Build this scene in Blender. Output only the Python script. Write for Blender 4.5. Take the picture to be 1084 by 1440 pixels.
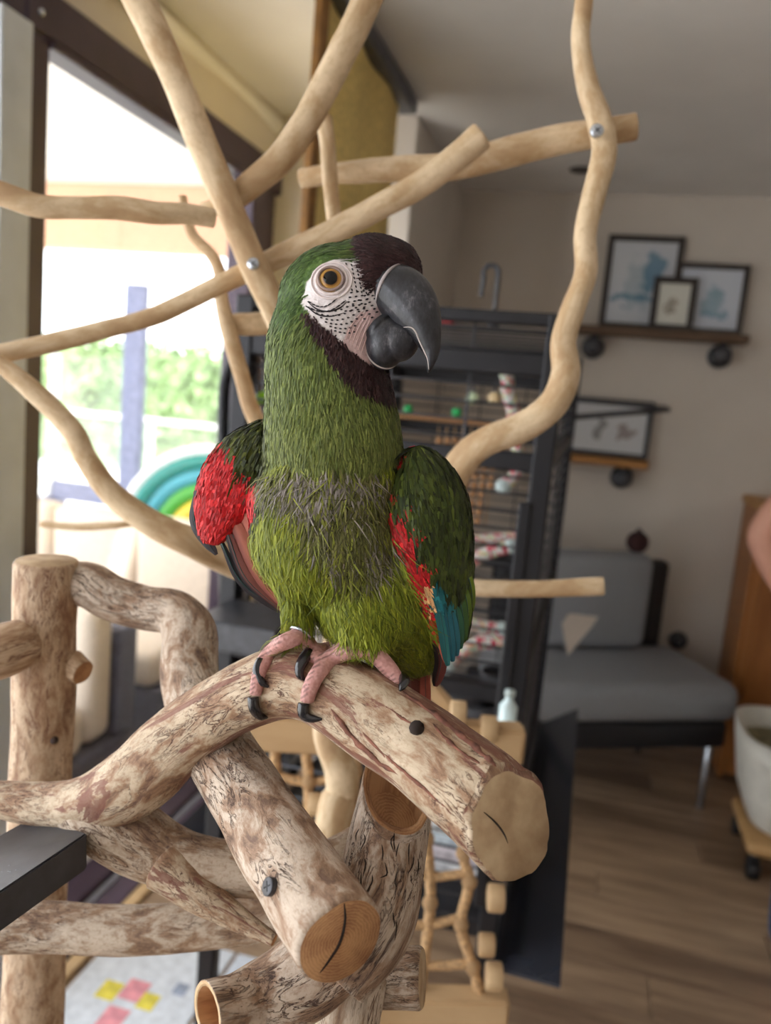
import bpy, bmesh, math, random
import numpy as np
from mathutils import Vector, Matrix, noise
from mathutils.bvhtree import BVHTree
random.seed(7); rng = np.random.default_rng(7)
sc = bpy.context.scene
for o in list(bpy.data.objects): bpy.data.objects.remove(o)

# ---------------------------------------------------------------- camera
FPX = 1124.0
yaw, pit, rol = math.radians(14), math.radians(8.6), math.radians(5.1)
C = np.array([0, 0, 1.45])
F0 = np.array([-math.sin(yaw), math.cos(yaw), 0]); R0 = np.array([math.cos(yaw), math.sin(yaw), 0]); U0 = np.array([0, 0, 1.])
F = F0*math.cos(pit)-U0*math.sin(pit); UU = U0*math.cos(pit)+F0*math.sin(pit)
R = math.cos(rol)*R0+math.sin(rol)*UU; U = -math.sin(rol)*R0+math.cos(rol)*UU
def ray(x, y): return F+(x-542)/FPX*R-(y-720)/FPX*U
def P(x, y, d): return C+d*ray(x, y)
def plane(x, y, ax, v):
    r = ray(x, y); return C+(v-C[ax])/r[ax]*r
def proj(pts):
    q = np.asarray(pts)-C; z = q@F
    return 542+FPX*(q@R)/z, 720-FPX*(q@U)/z, z
cd = bpy.data.cameras.new('camera'); cam = bpy.data.objects.new('camera', cd); sc.collection.objects.link(cam)
M = Matrix(((R[0], U[0], -F[0], C[0]), (R[1], U[1], -F[1], C[1]), (R[2], U[2], -F[2], C[2]), (0, 0, 0, 1)))
cam.matrix_world = M
cd.sensor_fit = 'VERTICAL'; cd.sensor_height = 36; cd.lens = FPX/1440*36; cd.clip_start = .01
cd.dof.use_dof = True; cd.dof.focus_distance = .43; cd.dof.aperture_fstop = 6.3
sc.camera = cam
# ---------------------------------------------------------------- sky and exposure
w = bpy.data.worlds.new('sky'); sc.world = w; w.use_nodes = True
bg = w.node_tree.nodes['Background']; bg.inputs[0].default_value = (.93, .96, 1, 1); bg.inputs[1].default_value = 2.9
sl_ = bpy.data.lights.new('sun_offscreen', 'SUN'); sl_.energy = 4; sl_.angle = .02; sl_.color = (1, .98, .95); so_ = bpy.data.objects.new('sun_offscreen', sl_); sc.collection.objects.link(so_)
so_.rotation_euler = Vector((.25, -.5, .83)).to_track_quat('Z', 'Y').to_euler()
sc.view_settings.view_transform = 'Standard'; sc.view_settings.look = 'None'
sc.view_settings.gamma = 1; sc.view_settings.use_curve_mapping = False
sc.view_settings.exposure = 0.68

# ---------------------------------------------------------------- helpers
def lin(c):
    c = np.asarray(c, float)/255
    return np.where(c <= .04045, c/12.92, ((c+.055)/1.055)**2.4)
def rgba(c): return (*lin(c), 1)
MATS = {}
class N:
    def __init__(s, name):
        s.m = bpy.data.materials.new(name); s.m.use_nodes = True; s.t = s.m.node_tree; s.b = s.t.nodes['Principled BSDF']
    def n(s, typ, **k):
        nd = s.t.nodes.new(typ)
        for a, v in k.items():
            if a.startswith('i_'):
                nd.inputs[a[2:].replace('_', ' ')].default_value = v
            else: setattr(nd, a, v)
        return nd
    def l(s, a, b): s.t.links.new(a, b)
    def ramp(s, src, stops):
        r = s.n('ShaderNodeValToRGB'); e = r.color_ramp.elements
        while len(e) < len(stops): e.new(.5)
        for q, (p, c) in zip(e, stops): q.position = p; q.color = rgba(c) if len(c) == 3 else c
        s.l(src, r.inputs[0]); return r.outputs[0]
    def bump(s, h, st=.3, dist=.002):
        b = s.n('ShaderNodeBump'); b.inputs['Strength'].default_value = st; b.inputs['Distance'].default_value = dist
        s.l(h, b.inputs['Height']); s.l(b.outputs[0], s.b.inputs['Normal'])
def plain(name, c, rough=.6, metal=0, var=.12, scale=30, bump=.0, coat=0, emit=0):
    if name in MATS: return MATS[name]
    g = N(name); tc = g.n('ShaderNodeTexCoord'); nz = g.n('ShaderNodeTexNoise'); nz.inputs['Scale'].default_value = scale
    nz.inputs['Detail'].default_value = 4
    g.l(tc.outputs['Object'], nz.inputs['Vector'])
    c = np.asarray(c, float)
    col = g.ramp(nz.outputs[0], [(.3, tuple(np.clip(c*(1-var), 0, 255))), (.7, tuple(np.clip(c*(1+var), 0, 255)))])
    g.l(col, g.b.inputs['Base Color']); g.b.inputs['Roughness'].default_value = rough; g.b.inputs['Metallic'].default_value = metal
    g.b.inputs['Coat Weight'].default_value = coat
    if bump: g.bump(nz.outputs[0], bump)
    MATS[name] = g.m; return g.m
WL = {}
def link(o, parent=None, world=(0, 0, 0)):
    sc.collection.objects.link(o); world = np.asarray(world, float); WL[o.name] = world
    if parent is not None:
        o.parent = parent; o.location = world-WL[parent.name]
    else: o.location = world
    return o
def tag(o, label, cat, group=None):
    o['label'] = label; o['category'] = cat
    if group: o['group'] = group
    return o
def thing(name, label, cat, loc, group=None):
    o = bpy.data.objects.new(name, None); o.empty_display_size = .05
    link(o, None, loc); return tag(o, label, cat, group)
def mesh(name, v, f, mat, parent=None, smooth=True, origin=None):
    v = np.asarray(v, float); org = v.mean(0) if origin is None else np.asarray(origin, float)
    m = bpy.data.meshes.new(name); m.from_pydata((v-org).tolist(), [], [list(map(int, q)) for q in f]); m.update()
    for mt in (mat if isinstance(mat, (list, tuple)) else [mat]): m.materials.append(mt)
    if smooth: m.polygons.foreach_set('use_smooth', [True]*len(m.polygons))
    return link(bpy.data.objects.new(name, m), parent, org)
def struct(o): o['kind'] = 'structure'; return o
def stuff(o): o['kind'] = 'stuff'; return o
BOXM = {}
def box(name, a, b, mat, parent=None, bev=.003, rz=0, smooth=False):
    """axis box between corners a and b (rz turns it about its centre)"""
    a = np.minimum(a, b).astype(float) if False else np.array(a, float); b = np.array(b, float)
    lo, hi = np.minimum(a, b), np.maximum(a, b); c = (lo+hi)/2; s = hi-lo
    key = (tuple(s.round(4)), mat.name, bev)
    if key not in BOXM:
        bm = bmesh.new(); bmesh.ops.create_cube(bm, size=1)
        for v in bm.verts: v.co = Vector((v.co.x*s[0], v.co.y*s[1], v.co.z*s[2]))
        bb = min(bev, s.min()*.45)
        if bb > 0: bmesh.ops.bevel(bm, geom=bm.edges[:], offset=bb, segments=3 if bev > .01 else 1, affect='EDGES', profile=.5)
        m = bpy.data.meshes.new(name); bm.to_mesh(m); bm.free(); m.materials.append(mat)
        if smooth or bev > .01: m.polygons.foreach_set('use_smooth', [True]*len(m.polygons))
        BOXM[key] = m
    o = bpy.data.objects.new(name, BOXM[key]); link(o, parent, c); o.rotation_euler.z = rz; return o
def crom(pts, n):
    pts = np.asarray(pts, float); k = len(pts)
    if k == 2: return np.linspace(pts[0], pts[1], n)
    q = np.vstack([2*pts[0]-pts[1], pts, 2*pts[-1]-pts[-2]]); out = []
    for u in np.linspace(0, k-1, n):
        i = min(int(u), k-2); t = u-i; a, b, c, d = q[i:i+4]
        out.append(.5*((2*b)+(c-a)*t+(2*a-5*b+4*c-d)*t*t+(3*b-a-3*c+d)*t**3))
    return np.array(out)
def tube(name, ctr, rad, mat, parent=None, n=14, amp=0, cap=True, side=None, ratio=None, cut=None, cut0=None, seed=0, freq=18, attr=True, nrm0=None, nrm1=None, hollow=None):
    """swept round body: centres ctr (k,3), radii rad (k) ; ratio squashes across the side vector ; cut = material of the end faces"""
    ctr = np.asarray(ctr, float); k = len(ctr); rad = np.asarray(rad, float)*np.ones(k)
    T = np.gradient(ctr, axis=0); T /= np.linalg.norm(T, axis=1)[:, None]
    ref = np.asarray(side, float) if side is not None else np.array([.31, .2, .93])
    A = []; a = ref
    for i in range(k):
        s_ = ref if side is not None else a
        a = s_-T[i]*(s_@T[i]); a /= np.linalg.norm(a)+1e-9; A.append(a)
    A = np.array(A); B = np.cross(T, A)
    L = np.concatenate([[0], np.cumsum(np.linalg.norm(np.diff(ctr, axis=0), axis=1))])
    th = np.arange(n)*2*math.pi/n; v = []; bc = []
    rt = np.ones(k) if ratio is None else np.asarray(ratio)*np.ones(k)
    for i in range(k):
        for t in th:
            r = rad[i]
            q = (math.cos(t)*r, math.sin(t)*r, L[i]+seed)
            if amp:
                r *= 1+amp*noise.fractal(Vector((math.cos(t)*1.1+seed*3, math.sin(t)*1.1, L[i]*freq+seed)), 1., 2., 3)
            p_ = ctr[i]+r*(math.cos(t)*A[i]+math.sin(t)*rt[i]*B[i])
            for idx, nn in ((0, nrm0), (k-1, nrm1)):
                if nn is not None:
                    nn = np.asarray(nn, float); sg = 1 if idx else -1; nn = nn*np.sign((T[idx]@nn)*sg)
                    ex_ = (p_-ctr[idx])@nn
                    if i == idx or (ex_ > 0 and np.linalg.norm(ctr[i]-ctr[idx]) < rad[idx]*2.5): p_ = p_-T[i]*ex_/(T[i]@nn)
            v.append(p_); bc.append(q)
    fc = []; mi = []
    for i in range(k-1):
        for j in range(n):
            a_, b_ = i*n+j, i*n+(j+1) % n; fc.append((a_, b_, b_+n, a_+n)); mi.append(0)
    if cap:
        for i, sgn in ((0, -1), (k-1, 1)):
            # end face: slightly rounded rim, then the face itself
            base = len(v); ring = np.array(v[i*n:i*n+n]); c0 = ring.mean(0)
            rings = ((.93, .10),) if hollow is None else ((.97, .03), (.80, .0), (.74, -.9))
            for s_, off in rings:
                for j in range(n):
                    v.append(c0+(ring[j]-c0)*s_+T[i]*sgn*off*rad[i]); bc.append((bc[i*n+j][0]*s_, bc[i*n+j][1]*s_, bc[i*n][2]))
            v.append(c0+T[i]*sgn*rings[-1][1]*rad[i]); bc.append((0, 0, bc[i*n][2])); cc = len(v)-1
            for j in range(n):
                for q_ in range(len(rings)):
                    a0 = i*n if q_ == 0 else base+(q_-1)*n; a_, b_ = a0+j, a0+(j+1) % n; c_, d_ = base+q_*n+j, base+q_*n+(j+1) % n
                    fc.append((a_, c_, d_, b_) if sgn < 0 else (a_, b_, d_, c_)); mi.append((0, 2, 1)[q_])
                fc.append((c_, cc, d_) if sgn < 0 else (c_, d_, cc)); mi.append(1 if cut else 0)
    mats = [mat] if not cut else [mat, cut]+([hollow] if hollow else [])
    o = mesh(name, v, fc, mats, parent)
    if cut: o.data.polygons.foreach_set('material_index', mi)
    if attr:
        at = o.data.attributes.new('bc', 'FLOAT_VECTOR', 'POINT'); at.data.foreach_set('vector', np.array(bc, np.float32).ravel())
    return o
def pxtube(name, pts, mat, parent=None, k=None, **kw):
    """pts: (px, py, depth, width_px)"""
    q = crom(pts, k or max(6, 7*(len(pts)-1)))
    ctr = np.array([P(*r[:3]) for r in q]); rad = q[:, 3]/2*q[:, 2]/FPX
    return tube(name, ctr, rad, mat, parent, **kw)
def ball(name, c, r, mat, parent=None, sub=2, ax=None):
    key = ('ball', mat.name, sub)
    if key not in BOXM:
        bm = bmesh.new(); bmesh.ops.create_icosphere(bm, subdivisions=sub, radius=1); m = bpy.data.meshes.new(name); bm.to_mesh(m); bm.free()
        m.materials.append(mat); m.polygons.foreach_set('use_smooth', [True]*len(m.polygons)); BOXM[key] = m
    o = bpy.data.objects.new(name, BOXM[key]); link(o, parent, c); o.scale = np.ones(3)*r; return o
def lathe(name, prof, c, mat, parent=None, n=28):
    v = []; f = []
    for i, (r, z) in enumerate(prof):
        for j in range(n):
            t = j*2*math.pi/n; v.append((c[0]+r*math.cos(t), c[1]+r*math.sin(t), c[2]+z))
    for i in range(len(prof)-1):
        for j in range(n):
            a, b = i*n+j, i*n+(j+1) % n; f.append((a, b, b+n, a+n))
    f.append(list(range(n))[::-1]); f.append([(len(prof)-1)*n+j for j in range(n)])
    return mesh(name, v, f, mat, parent, origin=c)

# ---------------------------------------------------------------- materials
def bark(name, pale, mid, dark, red=None, redamt=.55, crack=1.0, bump=.5, sc_=1.0):
    g = N(name); at = g.n('ShaderNodeAttribute', attribute_name='bc')
    def vec(s):
        mp = g.n('ShaderNodeMapping'); mp.inputs['Scale'].default_value = s; g.l(at.outputs['Vector'], mp.inputs[0]); return mp.outputs[0]
    def noi(v, s, d=6, dis=0):
        nz = g.n('ShaderNodeTexNoise'); nz.inputs['Scale'].default_value = s; nz.inputs['Detail'].default_value = d; nz.inputs['Roughness'].default_value = .65
        nz.inputs['Distortion'].default_value = dis; g.l(v, nz.inputs['Vector']); return nz.outputs[0]
    n1 = noi(vec((1, 1, .42)), 95*sc_, 9, .4); n2 = noi(vec((1, 1, .22)), 130*sc_, 4, 2.0); n3 = noi(vec((1, 1, .5)), 26*sc_, 3); n5 = noi(vec((1, 1, .8)), 420*sc_, 4)
    lt = tuple(min(255, c_*1.0+16) for c_ in pale)
    base = g.ramp(n1, [(.36, tuple(.45*np.array(mid)+.55*np.array(dark))), (.44, mid), (.53, pale), (.66, lt)])
    mx = g.n('ShaderNodeMix', data_type='RGBA'); g.l(base, mx.inputs[6]); mx.inputs[7].default_value = rgba(dark)
    O, I = (0, 0, 0, 1), (1, 1, 1, 1)
    cr = g.ramp(n2, [(.455, O), (.478, I), (.492, I), (.512, O)]); gate = g.ramp(n3, [(.42, O), (.52, I)])
    m2 = g.n('ShaderNodeMath', operation='MULTIPLY'); g.l(cr, m2.inputs[0]); m2.inputs[1].default_value = crack
    m3 = g.n('ShaderNodeMath', operation='MULTIPLY'); g.l(m2.outputs[0], m3.inputs[0]); g.l(gate, m3.inputs[1]); g.l(m3.outputs[0], mx.inputs[0])
    out = mx.outputs[2]
    mb = g.n('ShaderNodeMix', data_type='RGBA'); g.l(out, mb.inputs[6]); mb.inputs[7].default_value = rgba(mid)
    g.l(g.ramp(n5, [(.5, O), (.72, (.75, .75, .75, 1))]), mb.inputs[0]); out = mb.outputs[2]
    if red is not None:
        n4 = noi(vec((1, 1, .16)), 36*sc_, 7, .8); mr = g.n('ShaderNodeMix', data_type='RGBA'); g.l(out, mr.inputs[6]); mr.inputs[7].default_value = rgba(red)
        g.l(g.ramp(n4, [(redamt, O), (redamt+.02, (.85, .85, .85, 1)), (redamt+.09, (.75, .75, .75, 1)), (redamt+.12, O)]), mr.inputs[0]); out = mr.outputs[2]
    g.l(out, g.b.inputs['Base Color']); g.b.inputs['Roughness'].default_value = .7
    sub = g.n('ShaderNodeMath', operation='SUBTRACT'); g.l(n1, sub.inputs[0]); g.l(m3.outputs[0], sub.inputs[1]); g.bump(sub.outputs[0], bump, .0022)
    return g.m
def cutwood(name, c1, c2, ring=1.0):
    g = N(name); at = g.n('ShaderNodeAttribute', attribute_name='bc')
    mp = g.n('ShaderNodeMapping'); mp.inputs['Scale'].default_value = (1, 1, 0); g.l(at.outputs['Vector'], mp.inputs[0])
    wv = g.n('ShaderNodeTexWave', wave_type='RINGS', rings_direction='SPHERICAL'); wv.inputs['Scale'].default_value = 210; wv.inputs['Distortion'].default_value = 5; wv.inputs['Detail'].default_value = 3
    wv.inputs['Detail Scale'].default_value = 2
    g.l(mp.outputs[0], wv.inputs['Vector']); nz = g.n('ShaderNodeTexNoise'); nz.inputs['Scale'].default_value = 60; nz.inputs['Detail'].default_value = 6; g.l(mp.outputs[0], nz.inputs['Vector'])
    ad = g.n('ShaderNodeMath', operation='MULTIPLY_ADD'); g.l(wv.outputs['Fac'], ad.inputs[0]); ad.inputs[1].default_value = .16*ring
    g.l(nz.outputs[0], ad.inputs[2])
    g.l(g.ramp(ad.outputs[0], [(.36, c1), (.72, c2)]), g.b.inputs['Base Color']); g.b.inputs['Roughness'].default_value = .7; g.bump(ad.outputs[0], .25, .001)
    return g.m
BK = bark('weathered_bark', (190, 172, 152), (152, 122, 96), (92, 66, 52))
BKR = bark('weathered_bark_peeling', (192, 172, 146), (158, 124, 96), (90, 60, 46), red=(120, 72, 58), redamt=.515)
BKC = bark('weathered_bark_cracked', (192, 174, 156), (154, 124, 100), (78, 56, 46), crack=1.0, bump=.7, sc_=.9)
BKD = bark('old_bark_post', (198, 172, 144), (174, 142, 112), (120, 80, 60), red=(120, 76, 56), redamt=.66)
DRIFT = bark('peeled_driftwood', (208, 184, 150), (186, 156, 118), (164, 130, 94), crack=.2, bump=.10, sc_=.35)
DRIFTB = DRIFT
CUT = cutwood('sawn_end_grain', (142, 92, 58), (198, 150, 104))
CUTP = cutwood('sawn_end_pale', (184, 148, 108), (212, 182, 142))
CUTG = cutwood('worn_end_grain', (164, 134, 100), (204, 178, 142), .0)
BLACKM = plain('black_powder_coated_steel', (62, 63, 68), .38, .2, .15, 60)
STEEL = plain('zinc_screw', (190, 196, 205), .25, .9)
DARKSCREW = plain('black_screw', (78, 78, 82), .4, .6)
WALLM = plain('painted_wall', (212, 203, 192), .9, var=.02, scale=3)
CEILM = plain('painted_ceiling', (238, 235, 231), .9, var=.02, scale=3)
FRAMEM = plain('dark_window_frame', (62, 48, 62), .4, .2, .08, 8)
def woodmat(name, c1, c2, axis=0, scale=14, stretch=.08, rough=.5):
    g = N(name); tc = g.n('ShaderNodeTexCoord'); mp = g.n('ShaderNodeMapping'); s = [1, 1, 1]; s[axis] = stretch; mp.inputs['Scale'].default_value = s
    oi = g.n('ShaderNodeObjectInfo'); ad = g.n('ShaderNodeVectorMath', operation='ADD'); cm = g.n('ShaderNodeVectorMath', operation='SCALE')
    cb = g.n('ShaderNodeCombineXYZ'); [g.l(oi.outputs['Random'], cb.inputs[i]) for i in range(3)]; g.l(cb.outputs[0], cm.inputs[0]); cm.inputs['Scale'].default_value = 50
    g.l(tc.outputs['Object'], ad.inputs[0]); g.l(cm.outputs[0], ad.inputs[1]); g.l(ad.outputs[0], mp.inputs[0])
    nz = g.n('ShaderNodeTexNoise'); nz.inputs['Scale'].default_value = scale; nz.inputs['Detail'].default_value = 7; nz.inputs['Roughness'].default_value = .65; g.l(mp.outputs[0], nz.inputs['Vector'])
    ma = g.n('ShaderNodeMath', operation='MULTIPLY_ADD'); g.l(oi.outputs['Random'], ma.inputs[0]); ma.inputs[1].default_value = .25; g.l(nz.outputs[0], ma.inputs[2])
    g.l(g.ramp(ma.outputs[0], [(.42, c1), (.85, c2)]), g.b.inputs['Base Color']); g.b.inputs['Roughness'].default_value = rough; g.bump(nz.outputs[0], .1)
    return g.m
FLOORM = woodmat('laminate_floor', (122, 98, 78), (190, 162, 132), 0, 22, .1, .45)
PLANKM = woodmat('pine_plank', (190, 156, 112), (214, 184, 142), 0, 18, .1, .6)
SHELFM = woodmat('shelf_oak', (78, 58, 42), (112, 86, 62), 0, 16, .1, .6)
CABM = woodmat('cabinet_oak', (132, 80, 38), (178, 116, 60), 2, 10, .12, .45)
ROPE = plain('natural_rope', (182, 148, 108), .9, var=.18, scale=260, bump=.6)
def fabric(name, c, scale=400, rough=.9):
    return plain(name, c, rough, var=.1, scale=scale, bump=.25)
# ================================================================= the room
YB = 3.68; XL = -1.18; XS = -.69; ZC = 2.36; XR = 2.6
fl = struct(box('floor', (XL-.12, -2.5, -.08), (XR, YB, -.012), plain('floor_base', (60, 48, 40)), bev=0))
row = 0; y = -.6
while y < YB-.01:
    x = XL+.05-(row*0.47 % 1.28)
    while x < 1.9:
        x0 = max(x, XL+.02); x1 = min(x+1.28, 1.9)
        if x1-x0 > .1: box('plank', (x0+.001, y+.001, -.012), (x1-.001, min(y+.155, YB)-.001, 0), FLOORM, fl, bev=.002)
        x += 1.28
    y += .155; row += 1
struct(box('ceiling', (XL-.12, -2.5, ZC), (XR, YB+.1, ZC+.1), CEILM, bev=0))
struct(box('wall_back', (XL-.12, YB, -.05), (XR, YB+.1, ZC), WALLM, bev=0))
struct(box('wall_right', (XR, -.2, -.05), (XR+.1, YB+.1, ZC), WALLM, bev=0))
struct(box('wall_front', (XL-.12, -2.6, -.05), (XR+.1, -2.5, ZC), WALLM, bev=0)); struct(box('wall_right', (XR, -2.5, -.05), (XR+.1, -.2, ZC), WALLM, bev=0))
struct(box('wall_corner', (XL-.12, 2.74, -.05), (XS, YB, ZC), WALLM, bev=.004))
wl = struct(box('wall_left', (XL-.12, -2.5, 2.19), (XL, 2.76, ZC), WALLM, bev=0))
struct(pxtube('trim_1', [(120, -65, 1.62, 30), (240, 40, 2.05, 26), (390, 178, 2.75, 21)], CEILM, k=8, n=12))
w1 = struct(mesh('window_1', *[[], []], FRAMEM) if False else box('window_1', (XL-.07, 1.43, 2.09), (XL+.02, 2.75, 2.19), FRAMEM, bev=.008))
def wpart(n, a, b, m=FRAMEM): return box(n, a, b, m, w1, bev=.006)
wpart('stile', (XL-.07, 1.43, .0), (XL+.02, 1.505, 2.09)); wpart('stile', (XL-.07, 2.52, 0), (XL+.02, 2.66, 2.09))
wpart('stile', (XL-.08, 2.66, 0), (XL+.0, 2.74, 2.09)); wpart('track_lip', (XL-.03, 1.5, 2.075), (XL+.03, 2.6, 2.092))
wpart('sill', (XL-.07, 1.43, -.01), (XL+.02, 2.75, .05))
g = N('window_glass'); tr = g.n('ShaderNodeBsdfTransparent'); gl = g.n('ShaderNodeBsdfGlossy'); gl.inputs['Roughness'].default_value = .02
mxs = g.n('ShaderNodeMixShader'); mxs.inputs[0].default_value = .04; g.l(tr.outputs[0], mxs.inputs[1]); g.l(gl.outputs[0], mxs.inputs[2])
g.l(mxs.outputs[0], g.t.nodes['Material Output'].inputs[0]); GLASS = g.m
wpart('pane', (XL-.035, 1.505, .05), (XL-.027, 2.52, 2.09), GLASS)
for yy, zz in ((1.47, 2.13), (2.6, 1.86)): ball('screw', (XL+.02, yy, zz), .009, STEEL, w1, 2)
w2 = struct(box('window_2', (XL-.07, -1.7, 2.09), (XL+.02, 1.43, 2.19), FRAMEM, bev=.008))  # mostly unseen glazing, continued towards the camera and added for side light
GREYF = plain('pale_grey_frame', (202, 208, 214), .45, .1, .05, 8)
box('stile', (XL-.06, 1.34, 0), (XL+.04, 1.428, 2.09), GREYF, w2); box('stile', (XL-.06, -1.7, 0), (XL+.02, -1.6, 2.09), GREYF, w2)
box('pane', (XL-.035, -1.6, .05), (XL-.027, 1.34, 2.09), GLASS, w2)
struct(box('trim_2', (XL-.0, 1.0, 0), (XL+.035, 2.74, .03), plain('anodised_track', (168, 172, 186), .35, .6), bev=.004))
struct(box('trim_3', (XL+.036, 1.0, 0), (XL+.10, 2.74, .022), plain('plum_track', (74, 60, 78), .5), bev=.004))
struct(box('trim_4', (XL+.10, 1.0, 0), (XL+.135, 2.74, .016), PLANKM, bev=.003))
# hanging panel curtain
pc = thing('panel_curtain', 'mustard yellow fabric panel curtain hanging from a grey ceiling rail', 'curtain', (XS-.02, 2.1, 1.0))
box('rail', (XS-.05, 1.7, ZC-.045), (XS+.03, 2.6, ZC), plain('grey_rail', (96, 98, 104), .4, .4), pc, bev=.006)
PANY = fabric('mustard_fabric', (232, 204, 128), 90)
pv = []; pf = []; ys = np.linspace(1.84, 2.52, 30)
for s_ in (0, .004):
    for z in (ZC-.045, 1.6, .85):
        for q in ys: pv.append((XS-.01+s_+.006*math.sin(q*22), q, z))
for s_ in range(2):
    for i in range(2):
        for j in range(29):
            a = s_*90+i*30+j; pf.append((a, a+1, a+31, a+30) if s_ else (a+30, a+31, a+1, a))
mesh('fabric_panel', pv, pf, PANY, pc)
box('edge_strip', (XS-.02, 1.79, .85), (XS+.0, 1.84, ZC-.045), plain('brown_edge', (140, 98, 48), .7), pc)
# recessed ceiling light
q = plane(818, 238, 2, ZC)
dl = thing('ceiling_downlight', 'small dark recessed downlight in the ceiling', 'light', (q[0], q[1], ZC-.004))
lathe('rim', [(.028, 0), (.045, 0), (.047, .003), (.028, .004)], (q[0], q[1], ZC-.005), plain('dark_rim', (70, 64, 62)), dl)
lathe('bulb', [(.001, .001), (.026, .001), (.026, .004)], (q[0], q[1], ZC-.004), plain('dark_lens', (52, 48, 48), .3), dl)

# ================================================================= outside
CREAM = plain('cream_render', (236, 230, 222), .9, var=.02)
struct(box('patio_floor', (-7, -3, -.13), (XL-.13, 13, -.06), plain('pale_patio_slab', (226, 222, 214), .8, var=.03), bev=0))
struct(box('patio_roof', (-6, .9, 2.72), (XL-.13, 5.35, 2.8), CREAM, bev=0))
struct(box('patio_beam', (-6, 5.2, 2.27), (XL-.13, 5.35, 2.72), plain('peach_beam', (216, 170, 142), .8, var=.03), bev=.01))
struct(box('house_wall', (XL-.13, YB+.1, -.1), (XL-.03, 5.4, 2.8), CREAM, bev=0))
# hedge
hv = rng.uniform(0, 1, (9000, 3)); hb = np.array([-9, 10.6, -.1]); he = np.array([2, 11.2, 1.85]); hp = hb+hv*(he-hb)
HG = plain('hedge_leaf', (126, 150, 104), .6, var=.3, scale=4)
d1 = rng.normal(size=(9000, 3)); d1 /= np.linalg.norm(d1, axis=1)[:, None]; d2 = np.cross(d1, rng.normal(size=(9000, 3))); d2 /= np.linalg.norm(d2, axis=1)[:, None]
V = np.stack([hp-d1*.09, hp+d2*.05, hp+d1*.09, hp-d2*.05], 1).reshape(-1, 3)
hd = thing('garden_hedge', 'clipped pale green hedge at the end of the garden', 'hedge', (-3.5, 10.9, -.1))
stuff(mesh('foliage', V, np.arange(36000).reshape(-1, 4), HG, hd))
box('core', (-9, 10.75, -.1), (2, 11.05, 1.7), HG, hd, bev=.05)
WHT = plain('white_metal', (226, 228, 232), .4)
bl = thing('glass_balustrade', 'white railed glass balustrade along the patio edge', 'railing', (-4, 6.4, -.06))
box('top_rail', (-6.5, 6.37, .98), (-1.2, 6.43, 1.03), WHT, bl, bev=.01); box('bottom_rail', (-6.5, 6.38, .05), (-1.2, 6.42, .1), WHT, bl)
for i in range(5):
    xx = -6.4+i*1.28; box('post', (xx, 6.37, -.06), (xx+.05, 6.43, .98), WHT, bl)
    if i < 4: box('glass_panel', (xx+.08, 6.396, .1), (xx+1.25, 6.404, .96), GLASS, bl)
SCR = plain('slate_blue_frame', (120, 126, 156), .5)
q0 = P(182, 690, 5.); q1 = P(94, 700, 5.3)
ps = thing('patio_screen', 'slate blue framed glass screen door standing open on the patio', 'screen', (q0[0]-.25, q0[1], -.06))
SX = q0[0]; LX = q1[0]
box('stile', (SX-.07, q0[1]-.03, .6), (SX+.07, q0[1]+.03, 1.95), SCR, ps, bev=.01); box('stile', (LX-.03, q0[1]-.03, .6), (LX+.03, q0[1]+.03, 1.5), WHT, ps, bev=.01)
box('bottom_rail', (LX, q0[1]-.03, .58), (SX, q0[1]+.03, .7), SCR, ps, bev=.01); box('glass', (LX+.03, q0[1]-.004, .7), (SX-.07, q0[1]+.004, 1.5), GLASS, ps, bev=0)
for xx in (LX, SX): box('foot', (xx-.04, q0[1]-.1, -.06), (xx+.04, q0[1]+.1, .6), SCR, ps, bev=.01)
# sofa outside
WICK = plain('dark_wicker', (74, 76, 92), .6, var=.35, scale=120, bump=.8); CUSH = fabric('beige_cushion', (214, 200, 184), 220)
sf = thing('rattan_sofa', 'dark rattan garden sofa outside the window', 'sofa', (-1.9, 2.9, -.06))
box('base', (-2.7, 2.5, -.06), (-1.4, 3.22, .3), WICK, sf, bev=.015); box('back', (-2.7, 3.14, .3), (-1.4, 3.24, .74), WICK, sf, bev=.015)
for i in range(3):
    x0 = -2.66+i*.415
    tag(box('seat_cushion', (x0, 2.48, .305), (x0+.405, 3.02, .44), CUSH, bev=.04), 'plump beige seat cushion on the rattan sofa', 'cushion', 'seat cushions of the rattan sofa')
    tag(box('back_cushion', (x0, 2.98, .45), (x0+.405, 3.13, .83), CUSH, bev=.045), 'beige back cushion leaning along the rattan sofa back', 'cushion', 'back cushions of the rattan sofa')
ch = thing('rattan_armchair', 'dark woven rattan armchair close to the window glass', 'armchair', (-1.62, 2.0, -.06))
box('base', (-1.98, 1.62, -.06), (-1.38, 2.3, .26), WICK, ch, bev=.015); box('arm', (-1.98, 2.19, .26), (-1.38, 2.3, .62), WICK, ch, bev=.015)
tag(box('seat_cushion', (-1.98, 1.64, .265), (-1.39, 2.04, .42), CUSH, bev=.04), 'beige seat cushion on the rattan armchair', 'cushion')
tag(box('back_cushion', (-1.96, 2.05, .27), (-1.39, 2.185, .72), CUSH, bev=.045), 'tall beige back cushion on the rattan armchair', 'cushion')
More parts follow.
